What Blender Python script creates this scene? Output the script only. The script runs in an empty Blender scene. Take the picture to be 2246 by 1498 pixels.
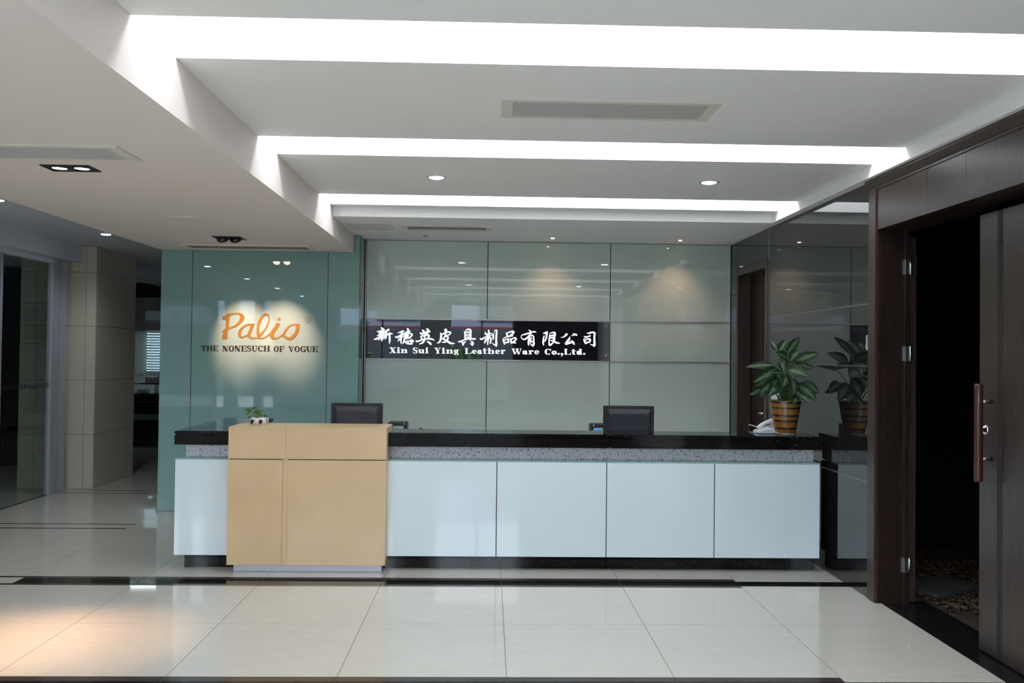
import bpy, bmesh, math, random
from mathutils import Vector, Matrix

random.seed(7)
PI = math.pi
S = bpy.context.scene
C = S.collection

# ------------------------------------------------------------------ camera
cam_data = bpy.data.cameras.new('camera')
cam = bpy.data.objects.new('camera', cam_data)
C.objects.link(cam)
cam_data.sensor_width = 36.0
cam_data.sensor_fit = 'HORIZONTAL'
cam_data.lens = 1890.0 * 36.0 / 2246.0
cam_data.clip_start = 0.05
cam_data.clip_end = 200
right = Vector((0.99958567, -0.02635884, 0.01156328))
down = Vector((0.01197642, 0.0155701, -0.99980705))
fwd = Vector((0.02617371, 0.99953128, 0.01587933))
M = Matrix.Identity(4)
for i in range(3):
    M[i][0] = right[i]
    M[i][1] = -down[i]
    M[i][2] = -fwd[i]
M[2][3] = 1.528
cam.matrix_world = M
S.camera = cam

# ------------------------------------------------------------------ world, exposure
w = bpy.data.worlds.new('daylight')
S.world = w
w.use_nodes = True
bg = w.node_tree.nodes['Background']
bg.inputs[0].default_value = (0.80, 0.90, 1.0, 1)
bg.inputs[1].default_value = 20.0
S.view_settings.view_transform = 'Standard'
S.view_settings.look = 'None'
S.view_settings.gamma = 1.0
S.view_settings.exposure = 0.0
S.view_settings.use_curve_mapping = False
S.cycles.max_bounces = 10
S.cycles.diffuse_bounces = 6
S.cycles.glossy_bounces = 5
S.cycles.transparent_max_bounces = 12
S.cycles.sample_clamp_indirect = 6.0
S.cycles.caustics_reflective = False
S.cycles.caustics_refractive = False
try:
    S.cycles.use_denoising = True
except Exception:
    pass

COVE_W = 27.0          # fluorescent coves in the ceiling wells, watts each
DOWN_W = 10.0          # cool downlights over the lobby
CORR_W = 36.0           # cool downlights over the corridor
WARM_W = 11.0          # halogen spots
TWIN_W = 120.0
COOL = (0.90, 0.95, 1.0)
WARM = (1.0, 0.58, 0.38)


def add_area(name, loc, rot, sx, sy, watts, col, parent=None, spread=PI):
    l = bpy.data.lights.new(name, 'AREA')
    l.shape = 'RECTANGLE'
    l.size, l.size_y = sx, sy
    l.energy = watts
    l.color = col
    l.spread = spread
    o = bpy.data.objects.new(name, l)
    C.objects.link(o)
    o.location = loc
    o.rotation_euler = rot
    if parent:
        o.parent = parent
    return o


# cove lamps that sit in the ceiling wells (each lies on top of the beam in front of its well)
WELLS = [(-0.32, 0.14), (1.41, 1.87), (3.14, 3.59), (4.865, 5.30), (6.60, 7.055)]
COVES = []
for (y0, y1) in WELLS:
    COVES.append(add_area('cove_light', (0.53, (y0 + y1) / 2 - 0.03, 3.06), (math.radians(6), 0, 0), 3.6, 0.14, COVE_W, COOL))

# ------------------------------------------------------------------ helpers


def wloc(o):
    v = Vector((0, 0, 0))
    while o is not None:
        v += o.location
        o = o.parent
    return v


class MB:
    def __init__(self):
        self.v, self.f, self.sm = [], [], []

    def add(self, vs, fs, smooth=False):
        n = len(self.v)
        self.v += [tuple(p) for p in vs]
        for f in fs:
            self.f.append([i + n for i in f])
            self.sm.append(smooth)
        return self

    def box(self, x0, y0, z0, x1, y1, z1):
        vs = [(x0, y0, z0), (x1, y0, z0), (x1, y1, z0), (x0, y1, z0),
              (x0, y0, z1), (x1, y0, z1), (x1, y1, z1), (x0, y1, z1)]
        fs = [(0, 3, 2, 1), (4, 5, 6, 7), (0, 1, 5, 4), (1, 2, 6, 5), (2, 3, 7, 6), (3, 0, 4, 7)]
        return self.add(vs, fs)

    def tube(self, pts, r, n=8, caps=True):
        pts = [Vector(p) for p in pts]
        rs = r if isinstance(r, (list, tuple)) else [r] * len(pts)
        vs = []
        up = Vector((0, 0, 1))
        prev = None
        for i, p in enumerate(pts):
            d = (pts[min(i + 1, len(pts) - 1)] - pts[max(i - 1, 0)]).normalized()
            if prev is None:
                a = d.cross(up)
                if a.length < 1e-3:
                    a = d.cross(Vector((1, 0, 0)))
            else:
                a = prev - d * prev.dot(d)
            a.normalize()
            prev = a
            b = d.cross(a)
            for k in range(n):
                t = 2 * PI * k / n
                vs.append(p + (a * math.cos(t) + b * math.sin(t)) * rs[i])
        fs = []
        for i in range(len(pts) - 1):
            for k in range(n):
                fs.append((i * n + k, i * n + (k + 1) % n, (i + 1) * n + (k + 1) % n, (i + 1) * n + k))
        self.add(vs, fs, True)
        if caps:
            m = len(self.v) - len(vs)
            self.f.append([m + k for k in range(n)][::-1]); self.sm.append(False)
            e = m + (len(pts) - 1) * n
            self.f.append([e + k for k in range(n)]); self.sm.append(False)
        return self

    def lathe(self, prof, c=(0, 0, 0), n=32, axis='Z', close=False):
        vs = []
        for (r, h) in prof:
            for k in range(n):
                t = 2 * PI * k / n
                a, b = r * math.cos(t), r * math.sin(t)
                if axis == 'Z':
                    vs.append((c[0] + a, c[1] + b, c[2] + h))
                elif axis == 'Y':
                    vs.append((c[0] + a, c[1] + h, c[2] + b))
                else:
                    vs.append((c[0] + h, c[1] + a, c[2] + b))
        fs = []
        for i in range(len(prof) - 1):
            for k in range(n):
                fs.append((i * n + k, i * n + (k + 1) % n, (i + 1) * n + (k + 1) % n, (i + 1) * n + k))
        return self.add(vs, fs, True)

    def prism(self, poly, axis, a, b):
        """closed 2D polygon extruded along axis from a to b"""
        def P(u, v, h):
            return {'X': (h, u, v), 'Y': (u, h, v), 'Z': (u, v, h)}[axis]
        n = len(poly)
        vs = [P(u, v, a) for u, v in poly] + [P(u, v, b) for u, v in poly]
        fs = [list(range(n))[::-1], [n + i for i in range(n)]]
        fs += [(i, (i + 1) % n, n + (i + 1) % n, n + i) for i in range(n)]
        return self.add(vs, fs)


def obj(name, mb, mat, parent=None, bevel=0.0, **props):
    me = bpy.data.meshes.new(name)
    off = wloc(parent) if parent else Vector((0, 0, 0))
    me.from_pydata([tuple(Vector(p) - off) for p in mb.v], [], mb.f)
    me.polygons.foreach_set('use_smooth', mb.sm)
    bm = bmesh.new()
    bm.from_mesh(me)
    bmesh.ops.recalc_face_normals(bm, faces=bm.faces)
    if bevel > 0:
        ed = [e for e in bm.edges if len(e.link_faces) == 2 and e.calc_face_angle(0) > 0.6]
        bmesh.ops.bevel(bm, geom=ed, offset=bevel, segments=2, affect='EDGES', clamp_overlap=True)
    bm.to_mesh(me)
    bm.free()
    me.materials.append(mat)
    o = bpy.data.objects.new(name, me)
    C.objects.link(o)
    if parent:
        o.parent = parent
    for k, v in props.items():
        o[k] = v
    return o


def bx(name, mat, parent, x0, y0, z0, x1, y1, z1, bevel=0.0, **props):
    return obj(name, MB().box(x0, y0, z0, x1, y1, z1), mat, parent, bevel, **props)


def thing(name, label, cat, loc=(0, 0, 0), group=None, kind=None):
    o = bpy.data.objects.new(name, None)
    o.empty_display_size = 0.1
    C.objects.link(o)
    o.location = loc
    o['label'] = label
    o['category'] = cat
    if group:
        o['group'] = group
    if kind:
        o['kind'] = kind
    return o


def tag(o, label, cat, group=None, kind=None):
    o['label'] = label
    o['category'] = cat
    if group:
        o['group'] = group
    if kind:
        o['kind'] = kind
    return o


def copy_tree(o, parent=None):
    c = o.copy()
    C.objects.link(c)
    if parent:
        c.parent = parent
    for ch in list(o.children):
        copy_tree(ch, c)
    return c


# ------------------------------------------------------------------ materials


def mat(name, col, rough=0.5, metal=0.0, ior=1.45, emit=None, estr=0.0, spec=0.5, coat=0.0):
    m = bpy.data.materials.new(name)
    m.use_nodes = True
    p = m.node_tree.nodes['Principled BSDF']
    p.inputs['Base Color'].default_value = (*col, 1)
    p.inputs['Roughness'].default_value = rough
    p.inputs['Metallic'].default_value = metal
    p.inputs['IOR'].default_value = ior
    p.inputs['Specular IOR Level'].default_value = spec
    p.inputs['Coat Weight'].default_value = coat
    if emit:
        p.inputs['Emission Color'].default_value = (*emit, 1)
        p.inputs['Emission Strength'].default_value = estr
    return m


def nodes(m):
    return m.node_tree.nodes, m.node_tree.links, m.node_tree.nodes['Principled BSDF']


def texco(N, L, scale=(1, 1, 1), kind='Object'):
    t = N.new('ShaderNodeTexCoord')
    mp = N.new('ShaderNodeMapping')
    mp.inputs['Scale'].default_value = scale
    L.new(t.outputs[kind], mp.inputs['Vector'])
    return mp.outputs['Vector']


def ramp(N, L, fac, stops):
    r = N.new('ShaderNodeValToRGB')
    L.new(fac, r.inputs['Fac'])
    e = r.color_ramp.elements
    e[0].position, e[0].color = stops[0][0], (*stops[0][1], 1)
    e[1].position, e[1].color = stops[-1][0], (*stops[-1][1], 1)
    for p, c in stops[1:-1]:
        k = e.new(p)
        k.color = (*c, 1)
    return r.outputs['Color']


def noise(N, L, vec, scale, detail=3, rough=0.5, dist=0.0):
    n = N.new('ShaderNodeTexNoise')
    n.inputs['Scale'].default_value = scale
    n.inputs['Detail'].default_value = detail
    n.inputs['Roughness'].default_value = rough
    n.inputs['Distortion'].default_value = dist
    L.new(vec, n.inputs['Vector'])
    return n.outputs['Fac']


def mathn(N, L, op, a, b=None, c=None):
    n = N.new('ShaderNodeMath')
    n.operation = op
    for i, v in enumerate((a, b, c)):
        if v is None:
            continue
        if isinstance(v, (int, float)):
            n.inputs[i].default_value = v
        else:
            L.new(v, n.inputs[i])
    return n.outputs[0]


PAINT = mat('white_paint', (0.89, 0.89, 0.885), 0.9, spec=0.2)
if True:
    N, L, P = nodes(PAINT)
    v = texco(N, L)
    c = ramp(N, L, noise(N, L, v, 1.3, 4), [(0.3, (0.875, 0.875, 0.87)), (0.7, (0.905, 0.905, 0.90))])
    L.new(c, P.inputs['Base Color'])
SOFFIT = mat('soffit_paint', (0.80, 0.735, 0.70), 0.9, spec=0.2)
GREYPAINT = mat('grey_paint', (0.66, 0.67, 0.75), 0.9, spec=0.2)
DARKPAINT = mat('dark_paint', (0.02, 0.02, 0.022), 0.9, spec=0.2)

TILE = mat('polished_tile', (0.6, 0.58, 0.53), 0.035, ior=1.5)
N, L, P = nodes(TILE)
v = texco(N, L, kind='Object')
oi = N.new('ShaderNodeObjectInfo')
vadd = N.new('ShaderNodeVectorMath'); vadd.operation = 'ADD'
L.new(v, vadd.inputs[0])
cmb = N.new('ShaderNodeCombineXYZ')
L.new(mathn(N, L, 'MULTIPLY', oi.outputs['Random'], 37.0), cmb.inputs[0])
L.new(mathn(N, L, 'MULTIPLY', oi.outputs['Random'], 91.0), cmb.inputs[1])
L.new(cmb.outputs[0], vadd.inputs[1])
vv = vadd.outputs[0]
mp = N.new('ShaderNodeMapping'); mp.inputs['Scale'].default_value = (1.6, 6.0, 1); mp.inputs['Rotation'].default_value = (0, 0, 0.3)
L.new(vv, mp.inputs['Vector'])
n1 = noise(N, L, mp.outputs['Vector'], 3.0, 6, 0.6, 0.6)
base = ramp(N, L, n1, [(0.25, (0.52, 0.50, 0.445)), (0.6, (0.545, 0.53, 0.475)), (0.9, (0.56, 0.545, 0.495))])
n2 = noise(N, L, vv, 2.2, 4, 0.6, 1.4)
vein = mathn(N, L, 'LESS_THAN', mathn(N, L, 'ABSOLUTE', mathn(N, L, 'SUBTRACT', n2, 0.5)), 0.0035)
mx = N.new('ShaderNodeMixRGB')
L.new(mathn(N, L, 'MULTIPLY', vein, 0.12), mx.inputs['Fac'])
L.new(base, mx.inputs['Color1'])
mx.inputs['Color2'].default_value = (0.80, 0.78, 0.72, 1)
L.new(mx.outputs[0], P.inputs['Base Color'])
GROUT = mat('grout', (0.10, 0.09, 0.08), 0.9)
BROWNSTONE = mat('brown_stone', (0.055, 0.040, 0.034), 0.15, ior=1.5)


def granite(name, base, speck, thr, scale, rough=0.08, amount=1.0):
    m = mat(name, base, rough, ior=1.42, spec=0.3)
    N, L, P = nodes(m)
    v = texco(N, L)
    vo = N.new('ShaderNodeTexVoronoi')
    vo.inputs['Scale'].default_value = scale
    L.new(v, vo.inputs['Vector'])
    near = mathn(N, L, 'LESS_THAN', vo.outputs['Distance'], 0.22)
    sep = N.new('ShaderNodeSeparateColor')
    L.new(vo.outputs['Color'], sep.inputs[0])
    pick = mathn(N, L, 'GREATER_THAN', sep.outputs[0], thr)
    f = mathn(N, L, 'MULTIPLY', near, pick)
    f = mathn(N, L, 'MULTIPLY', f, mathn(N, L, 'MULTIPLY', sep.outputs[1], amount))
    mx = N.new('ShaderNodeMixRGB')
    L.new(f, mx.inputs['Fac'])
    mx.inputs['Color1'].default_value = (*base, 1)
    mx.inputs['Color2'].default_value = (*speck, 1)
    L.new(mx.outputs[0], P.inputs['Base Color'])
    return m


GRANITE = granite('black_granite', (0.006, 0.0055, 0.006), (0.60, 0.46, 0.32), 0.86, 120, amount=0.9)
BLACKSTONE = granite('black_stone', (0.012, 0.011, 0.011), (0.2, 0.18, 0.16), 0.85, 120)
THRESH = granite('threshold_granite', (0.010, 0.009, 0.009), (0.10, 0.05, 0.03), 0.5, 60, rough=0.15)

FLECK = mat('white_fleck_stone', (0.6, 0.58, 0.62), 0.35)
N, L, P = nodes(FLECK)
t = N.new('ShaderNodeTexCoord')
mp = N.new('ShaderNodeMapping')
mp.inputs['Rotation'].default_value = (0, 0.5, 0)
mp.inputs['Scale'].default_value = (2.3, 2.3, 0.9)
L.new(t.outputs['Object'], mp.inputs['Vector'])
nf = noise(N, L, mp.outputs['Vector'], 75, 2, 0.6)
c = ramp(N, L, nf, [(0.34, (0.04, 0.04, 0.055)), (0.41, (0.72, 0.70, 0.75)), (0.8, (0.86, 0.84, 0.88))])
L.new(c, P.inputs['Base Color'])

GREEN = mat('green_back_painted_glass', (0.24, 0.41, 0.39), 0.0, ior=1.52)
GREENEDGE = mat('green_glass_edge', (0.075, 0.17, 0.145), 0.05, ior=1.52)
SEAFOAM = mat('pale_green_glass', (0.60, 0.705, 0.65), 0.0, ior=1.52)
WHITEGLASS = mat('white_back_painted_glass', (0.72, 0.83, 0.87), 0.02, ior=1.52)
TEALEDGE = mat('teal_glass_edge', (0.22, 0.42, 0.40), 0.05, ior=1.52)
MIRROR = mat('dark_tinted_mirror', (0.008, 0.008, 0.009), 0.0, ior=1.95)
ACRYLIC = mat('black_acrylic', (0.006, 0.007, 0.012), 0.0, ior=1.65)
CHROME = mat('chrome', (0.75, 0.74, 0.72), 0.12, metal=1.0)
STEEL = mat('brushed_steel', (0.55, 0.53, 0.51), 0.3, metal=1.0)
ALU = mat('anodised_aluminium', (0.56, 0.57, 0.66), 0.35, metal=0.6)
ALUBASE = mat('aluminium_plinth', (0.62, 0.61, 0.66), 0.35, metal=0.3)
DARKRAIL = mat('dark_bronze_rail', (0.07, 0.06, 0.055), 0.4, metal=0.3)
RAIL = mat('steel_rail', (0.45, 0.42, 0.39), 0.35, metal=0.8)
DARKGAP = mat('dark_joint', (0.02, 0.02, 0.02), 0.8)
BLACKPLASTIC = mat('black_plastic', (0.018, 0.018, 0.022), 0.45)
GREYPLASTIC = mat('charcoal_plastic', (0.045, 0.043, 0.052), 0.5)
WHITEPLASTIC = mat('white_plastic', (0.62, 0.63, 0.66), 0.35)
BLUEPLASTIC = mat('blue_plastic', (0.06, 0.30, 0.62), 0.4)
VENTPAINT = mat('cream_vent_paint', (0.71, 0.69, 0.62), 0.6)
VENTSLAT = mat('grey_vent_slat', (0.43, 0.425, 0.415), 0.6)
VENTDARK = mat('vent_duct', (0.06, 0.06, 0.06), 0.9)
FILTER = mat('brownish_filter_mesh', (0.30, 0.27, 0.25), 0.9)
LAMPBLACK = mat('black_lamp_frame', (0.012, 0.012, 0.013), 0.5)
LAMPCUP = mat('dark_lamp_cup', (0.05, 0.05, 0.052), 0.25, metal=0.5)
LAMPRING = mat('lamp_ring', (0.42, 0.43, 0.47), 0.3, metal=0.6)
REDWOOD = mat('red_wood_handle', (0.050, 0.012, 0.007), 0.35, coat=0.15)
SOIL = mat('soil', (0.03, 0.02, 0.013), 0.95)
CERAMIC = mat('white_ceramic', (0.72, 0.70, 0.70), 0.15, coat=0.5)
LEDCOOL = mat('cool_lamp_glow', (1, 1, 1), 0.5, emit=(0.93, 0.96, 1.0), estr=32.0)
LEDWARM = mat('warm_lamp_glow', (1, 1, 1), 0.5, emit=(1.0, 0.78, 0.55), estr=22.0)
TUBEGLOW = mat('fluorescent_glow', (1, 1, 1), 0.5, emit=(0.9, 1.0, 1.0), estr=2.2)
SIGNGLOW = mat('backlit_letter_acrylic', (0.9, 0.93, 0.95), 0.3, emit=(0.93, 0.97, 1.0), estr=0.9)
BLACKLETTER = mat('black_letter', (0.018, 0.015, 0.014), 0.4)
GREYLINE = mat('grey_vinyl', (0.16, 0.15, 0.14), 0.5)
PALIO_VINYL = mat('dark_vinyl', (0.012, 0.013, 0.016), 0.5)

GOLD = mat('gold_glitter', (0.55, 0.27, 0.045), 0.35, metal=0.25)
N, L, P = nodes(GOLD)
v = texco(N, L)
c = ramp(N, L, noise(N, L, v, 160, 2, 0.7), [(0.35, (0.19, 0.12, 0.022)), (0.6, (0.29, 0.19, 0.035)), (0.75, (0.50, 0.37, 0.11))])
L.new(c, P.inputs['Base Color'])


def wood_dark(name, tint=1.0, stretch=(7, 7, 0.7), rough=0.33):
    m = mat(name, (0.02, 0.012, 0.01), rough, ior=1.5, coat=0.12)
    N, L, P = nodes(m)
    P.inputs['Coat Roughness'].default_value = 0.18
    v = texco(N, L, stretch)
    n = noise(N, L, v, 9, 6, 0.65, 1.1)
    c = ramp(N, L, n, [(0.3, (0.010 * tint, 0.0065 * tint, 0.0055 * tint)), (0.55, (0.026 * tint, 0.015 * tint, 0.012 * tint)),
                       (0.75, (0.045 * tint, 0.028 * tint, 0.022 * tint))])
    L.new(c, P.inputs['Base Color'])
    b = N.new('ShaderNodeBump')
    b.inputs['Strength'].default_value = 0.10
    b.inputs['Distance'].default_value = 0.002
    L.new(n, b.inputs['Height'])
    L.new(b.outputs[0], P.inputs['Normal'])
    return m


WOOD = wood_dark('dark_stained_oak')
WOODH = wood_dark('dark_oak_header', 1.15, (5, 5, 1.0), 0.33)
WOODEDGE = wood_dark('dark_oak_edge', 1.9, (9, 9, 0.5), 0.4)

MAPLE = mat('figured_maple', (0.6, 0.42, 0.24), 0.35, ior=1.5, coat=0.3)
N, L, P = nodes(MAPLE)
t = N.new('ShaderNodeTexCoord')
sp = N.new('ShaderNodeSeparateXYZ')
L.new(t.outputs['Object'], sp.inputs[0])
nz = noise(N, L, t.outputs['Object'], 6, 3, 0.5)
zig = mathn(N, L, 'PINGPONG', mathn(N, L, 'ADD', sp.outputs[0], mathn(N, L, 'MULTIPLY', nz, 0.02)), 0.055)
vv = mathn(N, L, 'ADD', mathn(N, L, 'ADD', sp.outputs[2], mathn(N, L, 'MULTIPLY', zig, 0.62)), mathn(N, L, 'MULTIPLY', nz, 0.03))
sn = mathn(N, L, 'SINE', mathn(N, L, 'MULTIPLY', vv, 500.0))
amp = noise(N, L, t.outputs['Object'], 7, 2, 0.5)
fac = mathn(N, L, 'MULTIPLY_ADD', mathn(N, L, 'MULTIPLY', sn, amp), 0.5, 0.5)
c1 = ramp(N, L, fac, [(0.15, (0.59, 0.39, 0.195)), (0.85, (0.77, 0.575, 0.35))])
cloud = ramp(N, L, noise(N, L, t.outputs['Object'], 2.5, 4), [(0.3, (0.90, 0.88, 0.86)), (0.7, (1, 1, 1))])
mx = N.new('ShaderNodeMixRGB'); mx.blend_type = 'MULTIPLY'; mx.inputs['Fac'].default_value = 1
L.new(c1, mx.inputs['Color1']); L.new(cloud, mx.inputs['Color2'])
L.new(mx.outputs[0], P.inputs['Base Color'])

BEIGE = mat('beige_laminate_panel', (0.57, 0.54, 0.44), 0.25, ior=1.48)


def clear_glass(name, tint=(0.86, 0.92, 0.90), ior=1.5):
    m = bpy.data.materials.new(name)
    m.use_nodes = True
    N, L = m.node_tree.nodes, m.node_tree.links
    N.clear()
    out = N.new('ShaderNodeOutputMaterial')
    mix = N.new('ShaderNodeMixShader')
    tr = N.new('ShaderNodeBsdfTransparent')
    tr.inputs[0].default_value = (*tint, 1)
    gl = N.new('ShaderNodeBsdfGlossy')
    gl.inputs['Roughness'].default_value = 0.0
    fr = N.new('ShaderNodeFresnel')
    fr.inputs['IOR'].default_value = ior
    ge = N.new('ShaderNodeNewGeometry')
    front = mathn(N, L, 'SUBTRACT', 1.0, ge.outputs['Backfacing'])
    L.new(mathn(N, L, 'MULTIPLY', mathn(N, L, 'MULTIPLY', fr.outputs[0], front), 1.7), mix.inputs[0])
    L.new(tr.outputs[0], mix.inputs[1])
    L.new(gl.outputs[0], mix.inputs[2])
    L.new(mix.outputs[0], out.inputs[0])
    return m


GLASS = clear_glass('clear_partition_glass')
WINGLASS = clear_glass('window_glass', (0.95, 0.97, 0.98))

# ------------------------------------------------------------------ setting: floor
floor = thing('floor', 'polished cream stone tile floor with dark border strips', 'floor', (0, 0, 0), kind='structure')
obj('floor_slab', MB().box(-9.0, -2.2, -0.12, 2.477, 18.0, -0.0015).box(2.477, -2.2, -0.12, 6.0, 8.0, -0.0125), GROUT, floor)
GAP = 0.0015
tile_cache = {}


def tile(x0, y0, x1, y1, m=TILE, name='floor_tile'):
    wx, wy = round(x1 - x0, 4), round(y1 - y0, 4)
    key = (wx, wy, m.name)
    if key not in tile_cache:
        g = GAP
        me = bpy.data.meshes.new(name)
        b = MB().box(-wx / 2 + g, -wy / 2 + g, -0.0125, wx / 2 - g, wy / 2 - g, 0)
        me.from_pydata(b.v, [], b.f)
        me.materials.append(m)
        tile_cache[key] = me
    o = bpy.data.objects.new(name, tile_cache[key])
    C.objects.link(o)
    o.parent = floor
    o.location = ((x0 + x1) / 2, (y0 + y1) / 2, 0)
    return o


XS = [-4.66, -3.9, -3.1, -2.3, -1.5, -0.7, 0.1, 0.9, 1.7, 2.475]


def strip(x0, x1, ya, yb, mode):
    """dark border strip between ya and yb; brown / black / brown"""
    e0, e1 = ya + 0.042, yb - 0.059
    if mode == 'full':
        tile(x0, ya, x1, e0, BROWNSTONE, 'border_strip')
        tile(x0, e0, x1, e1, BLACKSTONE, 'border_strip')
        tile(x0, e1, x1, yb, BROWNSTONE, 'border_strip')
    elif mode == 'lines':
        tile(x0, ya, x1, ya + 0.036, BROWNSTONE, 'border_strip')
        tile(x0, ya + 0.036, x1, yb - 0.036, TILE)
        tile(x0, yb - 0.036, x1, yb, BROWNSTONE, 'border_strip')
    elif mode == 'core':
        tile(x0, ya, x1, e0, TILE)
        tile(x0, e0, x1, e1, BLACKSTONE, 'border_strip')
        tile(x0, e1, x1, yb, TILE)


for i in range(len(XS) - 1):
    x0, x1 = XS[i], XS[i + 1]
    far = i < 2
    ys = [-2.2, -1.5, -0.7, 0.1, 0.9, 1.7, 2.3, 3.095, 3.895]
    for a, b in zip(ys[:-1], ys[1:]):
        tile(x0, a, x1, b)
    mode = 'lines' if far else ('core' if i == 8 else 'full')
    strip(x0, x1, 3.895, 4.115, 'lines' if far else ('core' if i == 8 else 'full'))
    tile(x0, 4.115, x1, 4.915)
    tile(x0, 4.915, x1, 5.705)
    strip(x0, x1, 5.705, 5.925, mode)
    tile(x0, 5.925, x1, 6.725)
    if far:
        tile(x0, 6.725, x1, 7.495)
        strip(x0, x1, 7.495, 7.72, 'lines')
        for a, b in ((7.72, 8.52), (8.52, 9.36)):
            tile(x0, a, x1, b)
        strip(x0, x1, 9.36, 9.56, 'lines')
        for a, b in ((9.56, 10.36), (10.36, 11.1)):
            tile(x0, a, x1, b)
        strip(x0, x1, 11.1, 11.31, 'lines')
        for a, b in ((11.31, 12.1), (12.1, 12.9), (12.9, 13.7), (13.7, 14.5)):
            tile(x0, a, x1, b)
    else:
        for a, b in ((6.725, 7.525), (7.525, 8.325), (8.325, 9.0)):
            tile(x0, a, x1, b)
for (a, b) in ((9.0, 10.5), (10.5, 12.0), (12.0, 13.2)):
    for (c0, c1) in ((-3.1, -1.5), (-1.5, 0.0)):
        tile(c0, a, c1, b)
for k in range(11):
    for (c0, c1) in ((-9.0, -7.6), (-7.6, -6.1), (-6.1, -4.66)):
        tile(c0, -2.2 + 1.5 * k, c1, -2.2 + 1.5 * (k + 1))
for (c0, c1) in ((-6.1, -4.66), (-7.6, -6.1)):
    tile(c0, 14.3, c1, 18.0)
tile(-4.66, 14.5, -3.1, 18.0)

# door threshold
bx('threshold', THRESH, floor, 2.4772, 2.0, -0.0125, 2.78, 5.42, -0.0005)

# ------------------------------------------------------------------ setting: ceiling
ceiling = thing('ceiling', 'white stepped ceiling with lit wells between wide beams', 'ceiling', (0, 3, 2.745), kind='structure')
for o_ in COVES:
    o_.parent = ceiling
    o_.location = o_.location - Vector((0, 3, 2.745))
XL, XR = -1.315, 2.375
bx('slab', PAINT, ceiling, -9.0, -2.2, 3.09, 6.0, 18.0, 3.2)
BEAMS = [(-2.2, -0.32), (0.14, 1.41), (1.87, 3.14), (3.59, 4.865), (5.30, 6.60), (7.055, 7.205)]
for (y0, y1) in BEAMS:
    bx('beam', PAINT, ceiling, XL, y0, 2.745, XR, y1, 3.09)
bx('rear_soffit', PAINT, ceiling, XL, 7.205, 2.67, XR, 8.82, 3.09)
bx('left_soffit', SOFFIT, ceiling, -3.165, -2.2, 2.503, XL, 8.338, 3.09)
bx('left_soffit_end', PAINT, ceiling, -3.165, 8.338, 2.682, XL, 13.2, 3.09)
bx('right_ledge', PAINT, ceiling, XR, -2.2, 2.67, 2.72, 8.82, 3.09)
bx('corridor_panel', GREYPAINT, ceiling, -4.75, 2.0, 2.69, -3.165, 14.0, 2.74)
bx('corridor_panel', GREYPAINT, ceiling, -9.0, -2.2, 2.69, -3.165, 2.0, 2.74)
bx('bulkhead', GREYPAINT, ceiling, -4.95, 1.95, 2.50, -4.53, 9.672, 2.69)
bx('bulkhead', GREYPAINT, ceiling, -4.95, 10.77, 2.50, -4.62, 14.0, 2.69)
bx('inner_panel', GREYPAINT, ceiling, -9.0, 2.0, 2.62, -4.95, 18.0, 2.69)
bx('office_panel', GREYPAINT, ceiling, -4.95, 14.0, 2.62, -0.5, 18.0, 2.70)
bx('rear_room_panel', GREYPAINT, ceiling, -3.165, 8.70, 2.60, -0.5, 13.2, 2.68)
bx('office_lintel', WOODH, ceiling, -6.8, 13.96, 2.38, -3.2, 14.06, 2.62)

# ------------------------------------------------------------------ setting: rear wall of pale green glass
wall_back = thing('wall_back', 'rear wall clad in pale green glass panels behind the desk', 'wall', (0, 8.66, 0), kind='structure')
bx('wall_core', DARKGAP, wall_back, -1.255, 8.672, 0, 2.7, 8.80, 2.6695)
cols = [(-1.24, -0.025), (-0.025, 1.213), (1.213, 2.438)]
rows = [(0.0, 1.475), (1.475, 1.879), (1.879, 2.668)]
for ci, (x0, x1) in enumerate(cols):
    for ri, (z0, z1) in enumerate(rows):
        if ri == 1 and ci < 2:
            continue
        bx('glass_panel', SEAFOAM, wall_back, x0 + 0.004, 8.66, z0 + 0.003, x1 - 0.004, 8.672, z1 - 0.003)
for z in (1.475, 1.879):
    bx('rail', RAIL, wall_back, -1.238, 8.650, z - 0.006, 2.438, 8.6599, z + 0.006)
bx('edge_trim', RAIL, wall_back, -1.247, 8.64, 0, -1.238, 8.672, 2.668)

# ------------------------------------------------------------------ green logo wall
wall_mid = thing('wall_back_left', 'sea green glass feature wall carrying the gold script logo', 'wall', (-2.2, 8.34, 0), kind='structure')
bx('wall_core', DARKGAP, wall_mid, -3.145, 8.354, 0, -1.268, 8.66, 2.50)
for (x0, x1, zt) in ((-3.157, -2.857, 2.502), (-2.857, -1.563, 2.502), (-1.563, -1.258, 2.502)):
    bx('glass_panel', GREEN, wall_mid, x0 + 0.0035, 8.34, 0.002, x1 - 0.0035, 8.352, zt)
bx('glass_panel', GREEN, wall_mid, -1.312, 8.341, 2.503, -1.2615, 8.352, 2.668)
bx('side_panel', GREENEDGE, wall_mid, -1.2612, 8.3525, 0.002, -1.2545, 8.64, 2.668)
bx('side_panel', GREENEDGE, wall_mid, -3.157, 8.3525, 0.002, -3.1455, 8.66, 2.502)
for x in (-2.857, -1.563):
    bx('joint_strip', DARKRAIL, wall_mid, x - 0.0034, 8.339, 0.002, x + 0.0034, 8.3515, 2.502)

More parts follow.
